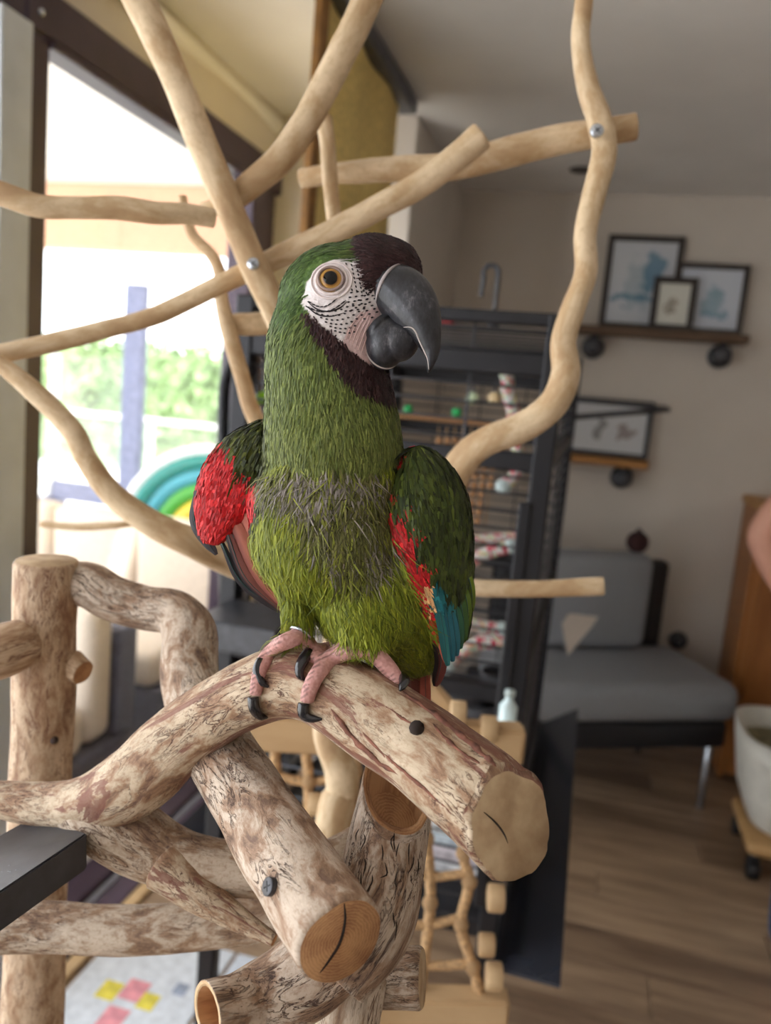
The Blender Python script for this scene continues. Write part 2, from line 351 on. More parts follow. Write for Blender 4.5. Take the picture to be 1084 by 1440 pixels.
# rainbow float
fc = P(298, 760, 4.35); s_ = 4.35/FPX
rf = thing('rainbow_float', 'inflatable pool float with teal green and yellow rainbow arches behind the sofa', 'pool float', (fc[0], fc[1], fc[2]-.1))
for nm, r, t, c in (('white_arch', 127, 9, (240, 240, 240)), ('teal_arch', 112, 13, (30, 140, 132)), ('aqua_arch', 92, 12, (72, 168, 186)), ('green_arch', 72, 13, (76, 176, 62)), ('yellow_arch', 46, 19, (238, 206, 56))):
    a = np.linspace(-.35, math.pi+.35, 26); ctr = np.array([fc+s_*r*(math.cos(t_)*R0+math.sin(t_)*U0) for t_ in a])
    tube(nm, ctr, t*s_, plain('vinyl_'+nm, c, .3, var=.03), rf, n=10)
lathe('foot', [(.06, 0), (.07, fc[2]-.05)], (fc[0], fc[1], -.06), WICK, rf, 10)

# ================================================================= back of the room
BLKF = plain('dark_frame_wood', (52, 44, 40), .5)
def shelf(label, x0, x1, z, d, mat, knobs):
    s = thing('wall_shelf', label, 'shelf', ((x0+x1)/2, YB, z), None)
    box('board', (x0, YB-d, z-.035), (x1, YB, z), mat, s, bev=.004)
    for kx in knobs:
        c = np.array([kx, YB-d*.75, z-.085])
        tube('pipe_bracket', [c+(0, -.02, 0), c+(0, d*.75, 0)], .035, BLACKM, s, n=14); tube('flange', [c+(0, d*.75-.015, 0), c+(0, d*.75, 0)], .05, BLACKM, s, n=14)
        tube('support', [c, c+(0, 0, .05)], .014, BLACKM, s, n=10)
    return s
shelf('dark oak wall shelf on black pipe brackets holding three framed prints', -.14, .56, 1.80, .13, SHELFM, (.47, -.05))
def print_mat(name, base, blots):
    g = N(name); tc = g.n('ShaderNodeTexCoord'); col = None; prev = None
    nz = g.n('ShaderNodeTexNoise'); nz.inputs['Scale'].default_value = 18; g.l(tc.outputs['Object'], nz.inputs[0])
    mixv = g.n('ShaderNodeMix', data_type='RGBA'); mixv.inputs[0].default_value = .12; g.l(tc.outputs['Object'], mixv.inputs[6]); g.l(nz.outputs['Color'], mixv.inputs[7])
    rgb = g.n('ShaderNodeRGB'); rgb.outputs[0].default_value = rgba(base); prev = rgb.outputs[0]
    for (cx, cz, sx, sz, c) in blots:
        mp = g.n('ShaderNodeMapping'); mp.inputs['Location'].default_value = (-cx/sx-.06/sx, 0, -cz/sz-.06/sz); mp.inputs['Scale'].default_value = (1.14/sx, 0, 1.14/sz); g.l(mixv.outputs[2], mp.inputs[0])
        le = g.n('ShaderNodeVectorMath', operation='LENGTH'); g.l(mp.outputs[0], le.inputs[0])
        mx = g.n('ShaderNodeMix', data_type='RGBA'); g.l(prev, mx.inputs[6]); mx.inputs[7].default_value = rgba(c)
        g.l(g.ramp(le.outputs['Value'], [(.75, (.85, .85, .85, 1)), (1, (0, 0, 0, 1))]), mx.inputs[0]); prev = mx.outputs[2]
    g.l(prev, g.b.inputs['Base Color']); g.b.inputs['Roughness'].default_value = .6; return g.m
def frame(label, x0, x1, z0, z1, y, wd, pm, mat=BLKF):
    t = thing('picture_frame', label, 'picture', ((x0+x1)/2, y, z0), None)
    box('rail', (x0, y-.02, z1-wd), (x1, y, z1), mat, t); box('rail', (x0, y-.02, z0), (x1, y, z0+wd), mat, t)
    box('stile', (x0, y-.02, z0+wd), (x0+wd, y, z1-wd), mat, t); box('stile', (x1-wd, y-.02, z0+wd), (x1, y, z1-wd), mat, t)
    box('print', (x0+wd, y-.01, z0+wd), (x1-wd, y-.004, z1-wd), pm, t, bev=0)
BL, LB = (96, 140, 168), (150, 176, 190)
frame('largest dark framed print with a blue watercolour on the oak shelf', -.04, .27, 1.802, 2.19, YB-.012, .025, print_mat('watercolour_large', (208, 212, 218), [(.0, -.0, .07, .12, (178, 192, 200)), (.05, .06, .045, .09, BL), (-.02, -.05, .10, .03, BL)]))
frame('medium dark framed print with two blue watercolours on the oak shelf', .25, .535, 1.802, 2.085, YB-.034, .022, print_mat('watercolour_medium', (208, 214, 224), [(.04, .03, .035, .03, BL), (.03, -.05, .05, .025, BL), (.03, .0, .045, .07, LB)]))
frame('smallest dark framed picture of a bird sketch in front of the others', .165, .34, 1.802, 2.02, YB-.06, .026, print_mat('bird_sketch', (222, 222, 212), [(.0, .0, .03, .012, (150, 140, 124)), (.012, .02, .012, .02, (160, 150, 134))]))
OAK = woodmat('honey_shelf', (150, 100, 44), (186, 134, 70), 0, 16, .1)
shelf('short honey oak wall shelf hung below the long shelf', -.14, .24, 1.25, .13, OAK, (.14,))
frame('black framed double print on the short shelf', -.13, .235, 1.252, 1.5, YB-.03, .02, print_mat('pair_print', (206, 208, 210), [(-.02, .0, .03, .05, (130, 128, 128)), (.09, .0, .035, .05, (146, 132, 130))]), BLACKM)
rl = thing('rod_bracket', 'slim black metal rod reaching out beside the short shelf', 'bracket', P(870, 580, 3.2))
tube('rod', [P(790, 588, 2.9), P(940, 576, 3.1)], .011, BLACKM, rl, n=8); tube('rod', [P(806, 562, 3.2), P(934, 574, 3.1)], .009, BLACKM, rl, n=8)
tube('wall_arm', [P(934, 574, 3.1), np.append(P(934, 574, 3.1)[:2], 0)*[1, 0, 0]+[0, YB, P(934, 574, 3.1)[2]]], .011, BLACKM, rl, n=8)
# lounge chair, turned
ang = math.radians(27); cf = np.array([.64, 3.05]); ex = np.array([math.cos(ang), math.sin(ang)]); ey = np.array([-math.sin(ang), math.cos(ang)])
def LC(u, v, z): return np.array([*(cf+u*ex+v*ey), z])
def lbox(name, u0, u1, v0, v1, z0, z1, mat, parent, bev):
    c = LC((u0+u1)/2, (v0+v1)/2, (z0+z1)/2); h = np.array([(u1-u0)/2, (v1-v0)/2, (z1-z0)/2])
    return box(name, c-h, c+h, mat, parent, bev, rz=ang)
GREYC = fabric('grey_cushion', (140, 142, 146), 260); BLKL = plain('black_leather', (30, 31, 36), .5, var=.1)
lc = thing('lounge_chair', 'low black lounge chair with chrome legs against the back wall', 'chair', LC(-.4, .3, 0))
lbox('seat_base', -.85, -.02, .02, .62, .25, .355, BLKL, lc, .02)
lbox('backrest', -.85, -.12, .42, .52, .40, .86, BLKL, lc, .03) if False else None
br = lbox('backrest', -.8, -.035, .50, .58, .36, .85, BLKL, lc, .025)
for u, v in ((-.06, .06), (-.8, .06), (-.06, .52), (-.8, .52)):
    tube('leg', [LC(u, v, .0), LC(u, v, .255)], .016, STEEL, lc, n=10)
tag(lbox('seat_cushion', -.86, .0, -.01, .49, .358, .505, GREYC, None, .05), 'thick grey seat cushion on the low black lounge chair', 'cushion')
tag(lbox('back_cushion', -.76, -.19, .36, .49, .508, .90, GREYC, None, .045), 'grey back cushion leaning in the low black lounge chair', 'cushion')
tri = [P(790, 877, 2.95), P(832, 882, 2.95), P(798, 922, 2.85)]; off = np.array([0.02, .05, .03])
tag(mesh('folded_cloth', tri+[p_+off for p_ in tri], [(0, 1, 2), (5, 4, 3), (0, 3, 4, 1), (1, 4, 5, 2), (2, 5, 3, 0)], fabric('pale_cloth', (196, 184, 172)), smooth=False), 'pale folded cloth corner on the grey seat cushion', 'cloth')
q = LC(-.25, .43, .94); hb_ = thing('dark_knit_ball', 'small dark maroon ball lying on top of the grey back cushion', 'ball', q)
ball('body', q, .045, plain('dark_maroon_knit', (50, 24, 24), .9), hb_, 3); ball('tuft', q+[0, 0, .045], .012, plain('dark_maroon_knit', (50, 24, 24)), hb_, 2)
q = P(955, 905, 3.5); kn = thing('wall_stop', 'small black rubber knob beside the lounge chair backrest', 'knob', q)
tube('knob', [q, [q[0], YB-.02, q[2]]], .026, BLACKM, kn, n=12); tube('plate', [[q[0], YB-.02, q[2]], [q[0], YB, q[2]]], .04, BLACKM, kn, n=14)
# cabinet
cb = thing('oak_cabinet', 'tall oak cabinet by the back wall', 'cabinet', (1.0, 3.5, 0))
box('body', (.675, 3.33, .04), (1.4, YB-.005, 1.12), CABM, cb, bev=.006); box('side_panel', (.655, 3.34, .02), (.674, YB-.005, 1.12), CABM, cb)
box('top', (.645, 3.30, 1.12), (1.42, YB-.005, 1.15), woodmat('cabinet_top', (176, 126, 66), (206, 158, 96), 0), cb)
for i in range(2):
    dr = box('door', (.69+i*.355, 3.312, .08), (1.03+i*.355, 3.329, 1.1), CABM, cb, bev=.006); tube('handle', [(1.0+i*.07, 3.30, .6), (1.0+i*.07, 3.30, .72)], .007, STEEL, dr, n=8)
# planter on a wheeled wooden dolly
pc_ = plane(1047, 1215, 2, 0)+np.array([.145, .06, 0])
pt = thing('white_planter', 'square tapered white planter tub', 'planter', pc_+[0, 0, .135])
PW = plain('white_ceramic', (222, 220, 210), .4, var=.03)
def rsq(h, z, n=32):
    return [(pc_[0]+h*np.sign(math.cos(t))*abs(math.cos(t))**.6, pc_[1]+h*np.sign(math.sin(t))*abs(math.sin(t))**.6, z) for t in np.arange(n)*2*math.pi/n]
prof = [(.12, .135), (.155, .16), (.19, .25), (.212, .39), (.222, .46), (.207, .46), (.192, .39)]
pv = sum([rsq(*a) for a in prof], []); n_ = 32
pf = [(i*n_+j, i*n_+(j+1) % n_, (i+1)*n_+(j+1) % n_, (i+1)*n_+j) for i in range(len(prof)-1) for j in range(n_)]+[list(range(n_))[::-1]]
mesh('tub', pv, pf, PW, pt)
stuff(mesh('soil', rsq(.193, .395), [list(range(n_))], plain('potting_soil', (128, 122, 96), .95, var=.3), pt))
dy = thing('plant_dolly', 'pale wooden plant dolly on black castors under the white planter', 'dolly', pc_)
box('board', pc_+[-.17, -.17, .085], pc_+[.17, .17, .132], woodmat('dolly_pine', (176, 136, 84), (200, 160, 108), 0), dy, bev=.02)
for a, b in ((-1, -1), (1, -1), (-1, 1), (1, 1)):
    c = pc_+[a*.14, b*.14, .036]; tube('castor', [c-[.014, 0, 0], c+[.014, 0, 0]], .036, plain('castor_rubber', (22, 22, 24), .5), dy, n=16); tube('castor_fork', [c+[0, 0, .03], c+[0, 0, .055]], .014, BLACKM, dy, n=10)
# ================================================================= person with a bent arm just right of the frame
E_ = P(1064, 752, 1.95); SK = plain('skin', (214, 160, 138), .55, var=.04, scale=12); TS = fabric('dark_tshirt', (58, 62, 74)); JE = fabric('jeans', (62, 74, 98))
rt = np.array([math.cos(.3), math.sin(.3), 0]); fw = np.array([.3, -.95, 0]); up = U0
sh = E_+rt*.15+up*.24+fw*.04; neck = sh+rt*.19+up*.04; pel = np.array([*(neck-fw*.0)[:2], .93]); pe = thing('person', 'person standing with one bare bent elbow beside the oak cabinet', 'person', (pel[0], pel[1], 0))
def skinfig(name, nodes, edges, mat, parent, sub=2):
    m = bpy.data.meshes.new(name); m.from_pydata([tuple(n[0]) for n in nodes], edges, []); o = bpy.data.objects.new(name, m); link(o, parent, (0, 0, 0))
    md = o.modifiers.new('s', 'SKIN'); sv = m.skin_vertices[0].data
    for i, (p_, r) in enumerate(nodes): sv[i].radius = (r, r) if np.isscalar(r) else r
    sv[0].use_root = True
    s2 = o.modifiers.new('u', 'SUBSURF'); s2.levels = s2.render_levels = sub; m.materials.append(mat)
    dg = bpy.context.evaluated_depsgraph_get(); me = bpy.data.meshes.new_from_object(o.evaluated_get(dg)); o.modifiers.clear(); o.data = me
    me.polygons.foreach_set('use_smooth', [True]*len(me.polygons)); return o
hip = pel; sl = neck+rt*.19-up*.04; el = sl+rt*.06-up*.28; wl_ = el-up*.22+fw*.08
wr = E_+rt*.14-up*.2+fw*.03
nd = [(pel, .13), (pel+up*.25, .12), (neck-up*.12, .14), (neck, .065), (neck+up*.09+fw*.02, .055), (neck+up*.19+fw*.03, .085), (neck+up*.28+fw*.02, .07),
      (sh, .058), (E_+(sh-E_)*.5, .045), (E_, .037), (E_+(wr-E_)*.45, .040), (wr, .026), (sl, .058), (el, .040), (wl_, .026),
      (pel-rt*.1-up*.08, .095), (pel-rt*.1-up*.46, .062), (pel-rt*.1-up*.86, .04), (pel-rt*.1-up*.88+fw*.14, .035),
      (pel+rt*.1-up*.08, .095), (pel+rt*.1-up*.46, .062), (pel+rt*.1-up*.86, .04), (pel+rt*.1-up*.88+fw*.14, .035)]
ed = [(0, 1), (1, 2), (2, 3), (3, 4), (4, 5), (5, 6), (2, 7), (7, 8), (8, 9), (9, 10), (10, 11), (2, 12), (12, 13), (13, 14), (0, 15), (15, 16), (16, 17), (17, 18), (0, 19), (19, 20), (20, 21), (21, 22)]
def hand(i0, p0, d, s):
    d = d/np.linalg.norm(d); a = np.cross(d, fw); a /= np.linalg.norm(a); b = len(nd); nd.append((p0+d*.045, .026)); ed.append((i0, b))
    for k in range(4):
        o_ = a*(k-1.5)*.02; ln = (.055, .065, .06, .045)[k]; j = len(nd)
        nd.extend([(p0+d*.085+o_, .009), (p0+d*(.085+ln*.6)+o_+s*.008, .008), (p0+d*(.085+ln)+o_+s*.022, .007)]); ed.extend([(b, j), (j, j+1), (j+1, j+2)])
    j = len(nd); nd.extend([(p0+d*.05-a*.038, .010), (p0+d*.085-a*.05, .008)]); ed.extend([(b, j), (j, j+1)])
hand(11, wr, wr-E_+rt*.1, -fw); hand(14, wl_, wl_-el, fw)
bodyp = skinfig('body', nd, ed, SK, pe)
skinfig('tshirt', [(pel-up*.02, .15), (pel+up*.25, .135), (neck-up*.12, .152), (neck-up*.03, .08), (sh+rt*.01, .07), (sh+(E_-sh)*.22, .06), (sl, .07), (sl+(el-sl)*.4, .06)], [(0, 1), (1, 2), (2, 3), (2, 4), (4, 5), (2, 6), (6, 7)], TS, pe)
skinfig('trousers', [(pel, .148), (pel-rt*.1-up*.1, .11), (pel-rt*.1-up*.46, .078), (pel-rt*.1-up*.84, .06), (pel+rt*.1-up*.1, .11), (pel+rt*.1-up*.46, .078), (pel+rt*.1-up*.84, .06)], [(0, 1), (1, 2), (2, 3), (0, 4), (4, 5), (5, 6)], JE, pe)
hc = neck+up*.25-fw*.005
skinfig('hair', [(hc+up*.06, .085), (hc+up*.02-fw*.05, .075), (hc-up*.08-fw*.06, .05)], [(0, 1), (1, 2)], plain('brown_hair', (70, 50, 38), .5, scale=200), pe)
hf = neck+up*.19+fw*.115
for s_ in (-1, 1): ball('eye', hf+rt*s_*.032+up*.03-fw*.006, .011, plain('eye_white', (230, 230, 228), .2), pe)
skinfig('nose', [(hf+up*.03, .01), (hf+fw*.02-up*.008, .013)], [(0, 1)], SK, pe, 1); tube('mouth', [hf-up*.045-rt*.022-fw*.01, hf-up*.048, hf-up*.045+rt*.022-fw*.01], .005, plain('lips', (170, 98, 92), .5), pe, n=8)

# ================================================================= the cage
CX0, CX1, CY0, CY1, CZ0, CZ1 = -.575, -.07, 1.25, 2.3, .52, 1.585
CAGEM = plain('charcoal_cage_steel', (26, 26, 31), .45, .3, .1, 40)
cg = thing('parrot_cage', 'large charcoal parrot cage with horizontal bars and a wide seed apron', 'cage', ((CX0+CX1)/2, (CY0+CY1)/2, 0))
for x in (CX0, CX1):
    for y in (CY0, CY1): box('post', (x-.016, y-.016, .06), (x+.016, y+.016, CZ1), CAGEM, cg); ball('castor', (x, y, .032), .032, plain('castor_rubber', (22, 22, 24)), cg)
for z, h in ((CZ1-.02, .02), (1.49, .035), (1.345, .03), (.56, .03), (.97, .025)):
    box('rail', (CX0, CY0-.012, z), (CX1, CY0+.012, z+h), CAGEM, cg); box('rail', (CX0, CY1-.012, z), (CX1, CY1+.012, z+h), CAGEM, cg)
    for x in (CX0, CX1): box('rail', (x-.012, CY0, z), (x+.012, CY1, z+h), CAGEM, cg)
BAR = plain('bar_steel', (74, 75, 80), .35, .6, .05); BARM = {}
def bar(a, b):
    a, b = np.array(a), np.array(b); k = tuple((b-a).round(3))
    if k not in BARM: o = tube('bar', [a, b], .0023, BAR, cg, n=6, attr=False); BARM[k] = o.data
    else: link(bpy.data.objects.new('bar', BARM[k]), cg, (a+b)/2)
z = .62
while z < 1.57:
    bar((CX0, CY0, z), (CX1, CY0, z)); bar((CX1, CY0, z), (CX1, CY1, z))
    bar((CX0, CY1, z), (CX1, CY1, z)); bar((CX0, CY0, z), (CX0, CY1, z))
    z += .0275
for i in range(1, 4):
    x = CX0+(CX1-CX0)*i/4; bar((x, CY0, .56), (x, CY0, 1.57)); bar((x, CY1, .56), (x, CY1, 1.57)); y = CY0+(CY1-CY0)*i/4; bar((CX1, y, .56), (CX1, y, 1.57)); bar((CX0, y, .56), (CX0, y, 1.57))
for i in range(13):
    y = CY0+.04+i*.08; bar((CX0, y, CZ1-.008), (CX1, y, CZ1-.008))
box('tray', (CX0+.02, CY0+.02, .535), (CX1-.02, CY1-.02, .56), CAGEM, cg)
APR = plain('blue_black_apron', (44, 47, 56), .25, .2, .06, 10)
def apron(pts):
    pts = [np.array(p_, float) for p_ in pts]; dn = np.array([0, 0, -.006]); v = pts+[p_+dn for p_ in pts]
    mesh('apron_panel', v, [(0, 1, 2, 3), (7, 6, 5, 4), (0, 4, 5, 1), (1, 5, 6, 2), (2, 6, 7, 3), (3, 7, 4, 0)], APR, cg, smooth=False)
apron([(CX1+.02, CY0-.02, .52), (CX1+.125, CY0-.075, .56), (CX1+.125, CY1+.08, .56), (CX1+.02, CY1, .52)])
apron([(CX0-.02, CY1, .52), (CX0-.125, CY1+.08, .56), (CX0-.125, CY0-.075, .56), (CX0-.02, CY0-.02, .52)])
box('apron_lip', (CX1+.012, CY0-.07, .515), (CX1+.024, CY1, .535), APR, cg)
box('door_frame_bar', (CX1-.028, CY0-.022, .62), (CX1-.008, CY0-.014, 1.3), CAGEM, cg)
pxtube('arched_door_frame', [(318, 880, 1.40, 17), (314, 760, 1.40, 17), (314, 580, 1.39, 17), (320, 525, 1.39, 17), (342, 487, 1.38, 17), (390, 470, 1.36, 17)], CAGEM, cg, n=8, k=26)
for x in range(330, 392, 10): pxtube('door_bar', [(x, 870, 1.40, 4), (x+1, 500, 1.39, 4)], BAR, cg, n=6, k=3)
q = P(350, 885, 1.30); fd = box('feeder_shelf', q-[.07, .06, .024], q+[.07, .08, .024], BLACKM, cg)
# hook and red toys on the cage roof
q = P(694, 450, 1.5); q[2] = CZ1; hk = thing('hanging_hook', 'black steel crook standing on the cage roof', 'hook', q)
h_ = P(694, 376, 1.5)[2]-CZ1; a = np.linspace(0, math.pi*1.15, 12); pts = [q, q+[0, 0, h_*.5]]+[q+[-.014+.014*math.cos(t), 0, h_-.014+.016*math.sin(t)] for t in a]
pts.append(pts[-1]+np.array([-.002, 0, -.035])); tube('crook', crom(pts, 40), .0045, BLACKM, hk, n=8); tube('foot', [q, q+[0, 0, .012]], .012, BLACKM, hk, n=12)
RED = plain('red_plastic', (176, 44, 48), .4)
for (px_, py_, w_, h__) in ((605, 445, .022, .028), (628, 446, .03, .02)):
    q = P(px_, py_, 1.55); q[2] = CZ1; bx_ = tag(box('toy_block', q-[w_/2, .012, 0], q+[w_/2, .012, h__], RED, bev=.004), 'small red toy block on the cage roof', 'toy', 'red toy blocks on the cage roof')
# coloured rope perches
def ropemat(name):
    g = N(name); at = g.n('ShaderNodeAttribute', attribute_name='bc'); mp = g.n('ShaderNodeMapping'); mp.inputs['Scale'].default_value = (60, 60, 55); g.l(at.outputs['Vector'], mp.inputs[0])
    nz = g.n('ShaderNodeTexNoise'); nz.inputs['Scale'].default_value = 1.6; nz.inputs['Detail'].default_value = 0; g.l(mp.outputs[0], nz.inputs[0])
    r = g.ramp(nz.outputs[0], [(.36, (196, 52, 70)), (.44, (230, 190, 200)), (.5, (236, 236, 232)), (.56, (150, 190, 170)), (.62, (238, 226, 150)), (.68, (226, 120, 140))]); g.l(r, g.b.inputs['Base Color']); g.b.inputs['Roughness'].default_value = .9; g.bump(nz.outputs[0], .5)
    return g.m
RM = ropemat('braided_rainbow_cotton'); KN = plain('rope_end_cap', (190, 206, 206), .5)
def ropeperch(label, pts, w_):
    r0 = P(*pts[0]); t = thing('rope_perch', label, 'rope perch', r0)
    pxtube('rope', [(x, y, d, w_) for x, y, d in pts], RM, t, n=10, amp=.25, freq=60); ball('end_cap', P(*pts[0]), w_*.7*pts[0][2]/FPX, KN, t); ball('end_cap', P(*pts[-1]), w_*.62*pts[-1][2]/FPX, KN, t)
ropeperch('pastel braided rope perch hanging down inside the cage front', [(712, 512, 1.33), (714, 545, 1.34), (722, 585, 1.35), (728, 630, 1.36), (726, 665, 1.36), (708, 684, 1.36)], 19)
ropeperch('pink and white rope perch crossing above the stick perch', [(640, 802, 1.45), (680, 780, 1.45), (718, 768, 1.45)], 18)
ropeperch('red and white rope perch right under the bead curtain', [(650, 760, 1.7), (690, 757, 1.7), (735, 752, 1.7)], 14)
ropeperch('pink rope perch curving beside the blue wing tip', [(628, 935, 1.45), (660, 910, 1.45), (690, 902, 1.45), (712, 905, 1.45)], 20)
ropeperch('red rope perch sagging behind the blue wing tip', [(640, 868, 1.6), (675, 880, 1.6), (705, 885, 1.6)], 18)
# bead curtain
BD = plain('wooden_bead', (186, 140, 98), .5); bcn = thing('bead_curtain', 'hanging curtain of brown wooden beads inside the cage', 'bird toy', P(662, 620, 1.5))
for i in range(8):
    for j in range(10):
        x, y = 617+i*11.5, 620+j*12.5
        if x+(y-620)*.25 > 716 or x < 617: continue
        ball('bead', P(x-(y-620)*.13, y, 1.5), 5.4*1.5/FPX, BD, bcn, 1)
for i in range(8): pxtube('string', [(617+i*11.5, 600, 1.5, 2), (617+i*11.5-16, 740, 1.5, 2)], ROPE, bcn, k=3, n=5)
sp_ = thing('bead_strand', 'row of tan beads strung across the cage with green clips', 'bird toy', P(630, 586, 1.45))
for i in range(26): ball('bead', P(556+i*5.8, 584+i*.5, 1.45), 4.6*1.45/FPX, BD, sp_, 1)
GC = plain('green_clip', (40, 176, 96), .4)
for x, y in ((574, 576), (642, 580)): ball('clip', P(x, y, 1.44), 7*1.44/FPX, GC, sp_)
for x, c, nm in ((664, (206, 226, 190), 'pale green'), (695, (236, 206, 160), 'pale orange')):
    q = P(x, 560, 1.47); t = thing('glint_ball', nm+' ball standing in for a blurred glint above the bead strand', 'bell', q); ball('ball', q, 9.5*1.47/FPX, plain(nm.replace(' ', '_')+'_glint', c, .25), t); tube('loop', [q, q+[0, 0, .03]], .0025, BAR, t, n=6)  # pale balls stand in for out-of-focus reflections, tint put into the colour
# leafy plastic vines on the arch
for x, y in ((368, 560), (350, 590), (372, 612)):
    t = thing('green_clip_toy', 'bright lime plastic clip on the arched cage door', 'bird toy', P(x, y, 1.36), 'lime clips on the arched cage door')
    ball('clip_body', P(x, y, 1.36), 9*1.36/FPX, plain('lime_plastic', (150, 214, 30), .4), t); ball('clip_jaw', P(x+7, y-6, 1.36), 6*1.36/FPX, plain('lime_plastic', (150, 214, 30), .4), t)
# dark toys low in the cage
DK = plain('dark_rubber', (44, 44, 50), .6)
for i, (x, y, r) in enumerate(((655, 975, 34), (700, 960, 26), (680, 1000, 28), (620, 965, 24))):
    t = thing('foraging_bowl', 'charcoal rubber foraging bowl lying low in the cage', 'bowl', P(x, y, 1.5), 'charcoal bowls low in the cage')
    lathe('bowl', [(r*.5*1.5/FPX, -.02), (r*.9*1.5/FPX, -.01), (r*1.5/FPX, .02), (r*.9*1.5/FPX, .022), (r*.6*1.5/FPX, .0)], P(x, y, 1.5), DK, t, 20)
q = P(713, 1010, 1.2); t = thing('clear_bottle', 'small clear water bottle clipped beside the pine beam', 'bottle', q); lathe('bottle', [(.012, -.03), (.014, -.02), (.014, .02), (.006, .03), (.006, .036)], q, plain('clear_plastic', (200, 222, 226), .1, coat=1), t, 14); lathe('cap', [(.008, .036), (.008, .044)], q, KN, t, 12)
# newspapers lying in the tray
for i, c in enumerate(((222, 222, 226), (206, 196, 200), (196, 206, 222), (228, 226, 220), (180, 176, 190), (216, 210, 200), (214, 220, 230))):
    q = np.array([-.19, 1.5, .562+i*.026]); o = box('newspaper', q-[.1, .11, 0], q+[.1-.006*(i % 3), .13, .024], plain('newsprint_%d' % i, c, .8, var=.22, scale=25), bev=.004, rz=.06*(i % 3-1))
    tag(o, 'folded newspaper %s in the cage tray stack' % ('lying lowest', 'second from the bottom', 'third from the bottom', 'in the middle', 'third from the top', 'second from the top', 'lying topmost')[i], 'newspaper', 'newspapers stacked in the cage tray')
n0 = thing('floor_newspaper', 'open newspaper with yellow and pink print boxes on the floor by the window', 'newspaper', (-.86, 1.5, 0))
box('sheet', (-1.03, 1.25, .001), (-.72, 1.72, .006), plain('newsprint_open', (214, 220, 228), .8, var=.06, scale=40), n0, bev=.001)
for (x, y, s, c) in ((-.93, 1.50, .03, (222, 208, 84)), (-.875, 1.52, .034, (222, 150, 160)), (-.83, 1.50, .026, (222, 208, 84)), (-.875, 1.43, .034, (222, 150, 160)), (-.78, 1.56, .02, (150, 160, 180))):
    box('print_box', (x-s, y-s, .0061), (x+s*.6, y+s*.9, .0066), plain('ink_%d_%d' % (c[0], c[2]), c, .8), n0, bev=0)
tag(box('second_sheet', (-.71, 1.25, .001), (-.42, 1.72, .006), plain('newsprint_plain', (206, 214, 226), .8, var=.1, scale=60), bev=.001), 'plain grey newspaper sheet on the floor beside the coloured one', 'newspaper')

# ================================================================= rope net between two pine beams
def beam(name, a, b, h, t, mat, parent):
    a, b = np.array(a), np.array(b); ax = (b-a)/np.linalg.norm(b-a); n2 = np.cross(ax, U0); n2 /= np.linalg.norm(n2); v = []
    for e, s_ in ((a, 0), (b, 0)):
        for z_, y_ in ((-1, -1), (1, -1), (1, 1), (-1, 1)): v.append(e+U0*z_*h/2+n2*y_*t/2)
    o = mesh(name, v, [(0, 1, 2, 3), (7, 6, 5, 4), (0, 4, 5, 1), (1, 5, 6, 2), (2, 6, 7, 3), (3, 7, 4, 0)], mat, parent, smooth=False)
    bm = bmesh.new(); bm.from_mesh(o.data); bmesh.ops.bevel(bm, geom=bm.edges[:], offset=min(h, t)*.12, segments=2, affect='EDGES'); bm.to_mesh(o.data); bm.free(); return o
PB = woodmat('pine_beam', (178, 146, 106), (204, 174, 134), 0, 18, .1, .6)
net = thing('rope_net', 'knotted natural rope net strung between two pine beams', 'rope net', P(560, 1420, 1.0))
beam('beam', P(330, 1022, 1.0), P(735, 1047, 1.0), .048, .035, PB, net); beam('beam', P(392, 1415, 1.0), P(712, 1422, 1.0), .05, .035, PB, net)
cols = [[(385, 1040), (390, 1110), (400, 1250), (410, 1400)], [(428, 1040), (434, 1100), (432, 1160), (430, 1250), (445, 1400)], [(505, 1050), (500, 1085), (495, 1180), (520, 1260), (520, 1400)], [(590, 1060), (600, 1180), (605, 1270), (590, 1400)], [(655, 1070), (652, 1200), (660, 1240), (648, 1300), (665, 1360), (680, 1418)]]
for cl in cols:
    pxtube('rope', [(x, y, 1.0, 15) for x, y in cl], ROPE, net, n=8, amp=.15, freq=90)
    for x, y in cl[1:-1]: ball('knot', P(x, y, .998), 11.5/FPX, ROPE, net, 2)
for rw in ([(365, 1082), (434, 1100), (500, 1085)], [(380, 1160), (432, 1170), (495, 1180)], [(560, 1205), (600, 1232), (655, 1228)], [(560, 1300), (605, 1300), (650, 1290)], [(540, 1350), (600, 1358), (655, 1356)]):
    pxtube('rope', [(x, y, 1.0, 13) for x, y in rw], ROPE, net, n=8, amp=.15, freq=90)
for x, y, r in ((693, 1262, 19), (680, 1328, 16), (690, 1372, 19), (470, 1085, 14), (440, 1130, 16), (682, 1025, 20), (640, 1000, 16)):
    a = P(x-5, y, .99); tube('wood_disc', [a, a+R0*.016], r/FPX, PB, net, n=14)
beam('slat', P(598, 960, 1.02), P(652, 1015, 1.02), .022, .02, PB, net)
def surf_tree(o):
    dg = bpy.context.evaluated_depsgraph_get(); m = o.data; off = Vector(WL[o.name]); return BVHTree.FromPolygons([v.co+off for v in m.vertices], [list(p_.vertices) for p_ in m.polygons])
def hit(tree, x, y, default=None):
    h = tree.ray_cast(Vector(C), Vector(ray(x, y)).normalized())
    if h[0] is None: return None
    return np.array(h[0]), np.array(h[1])
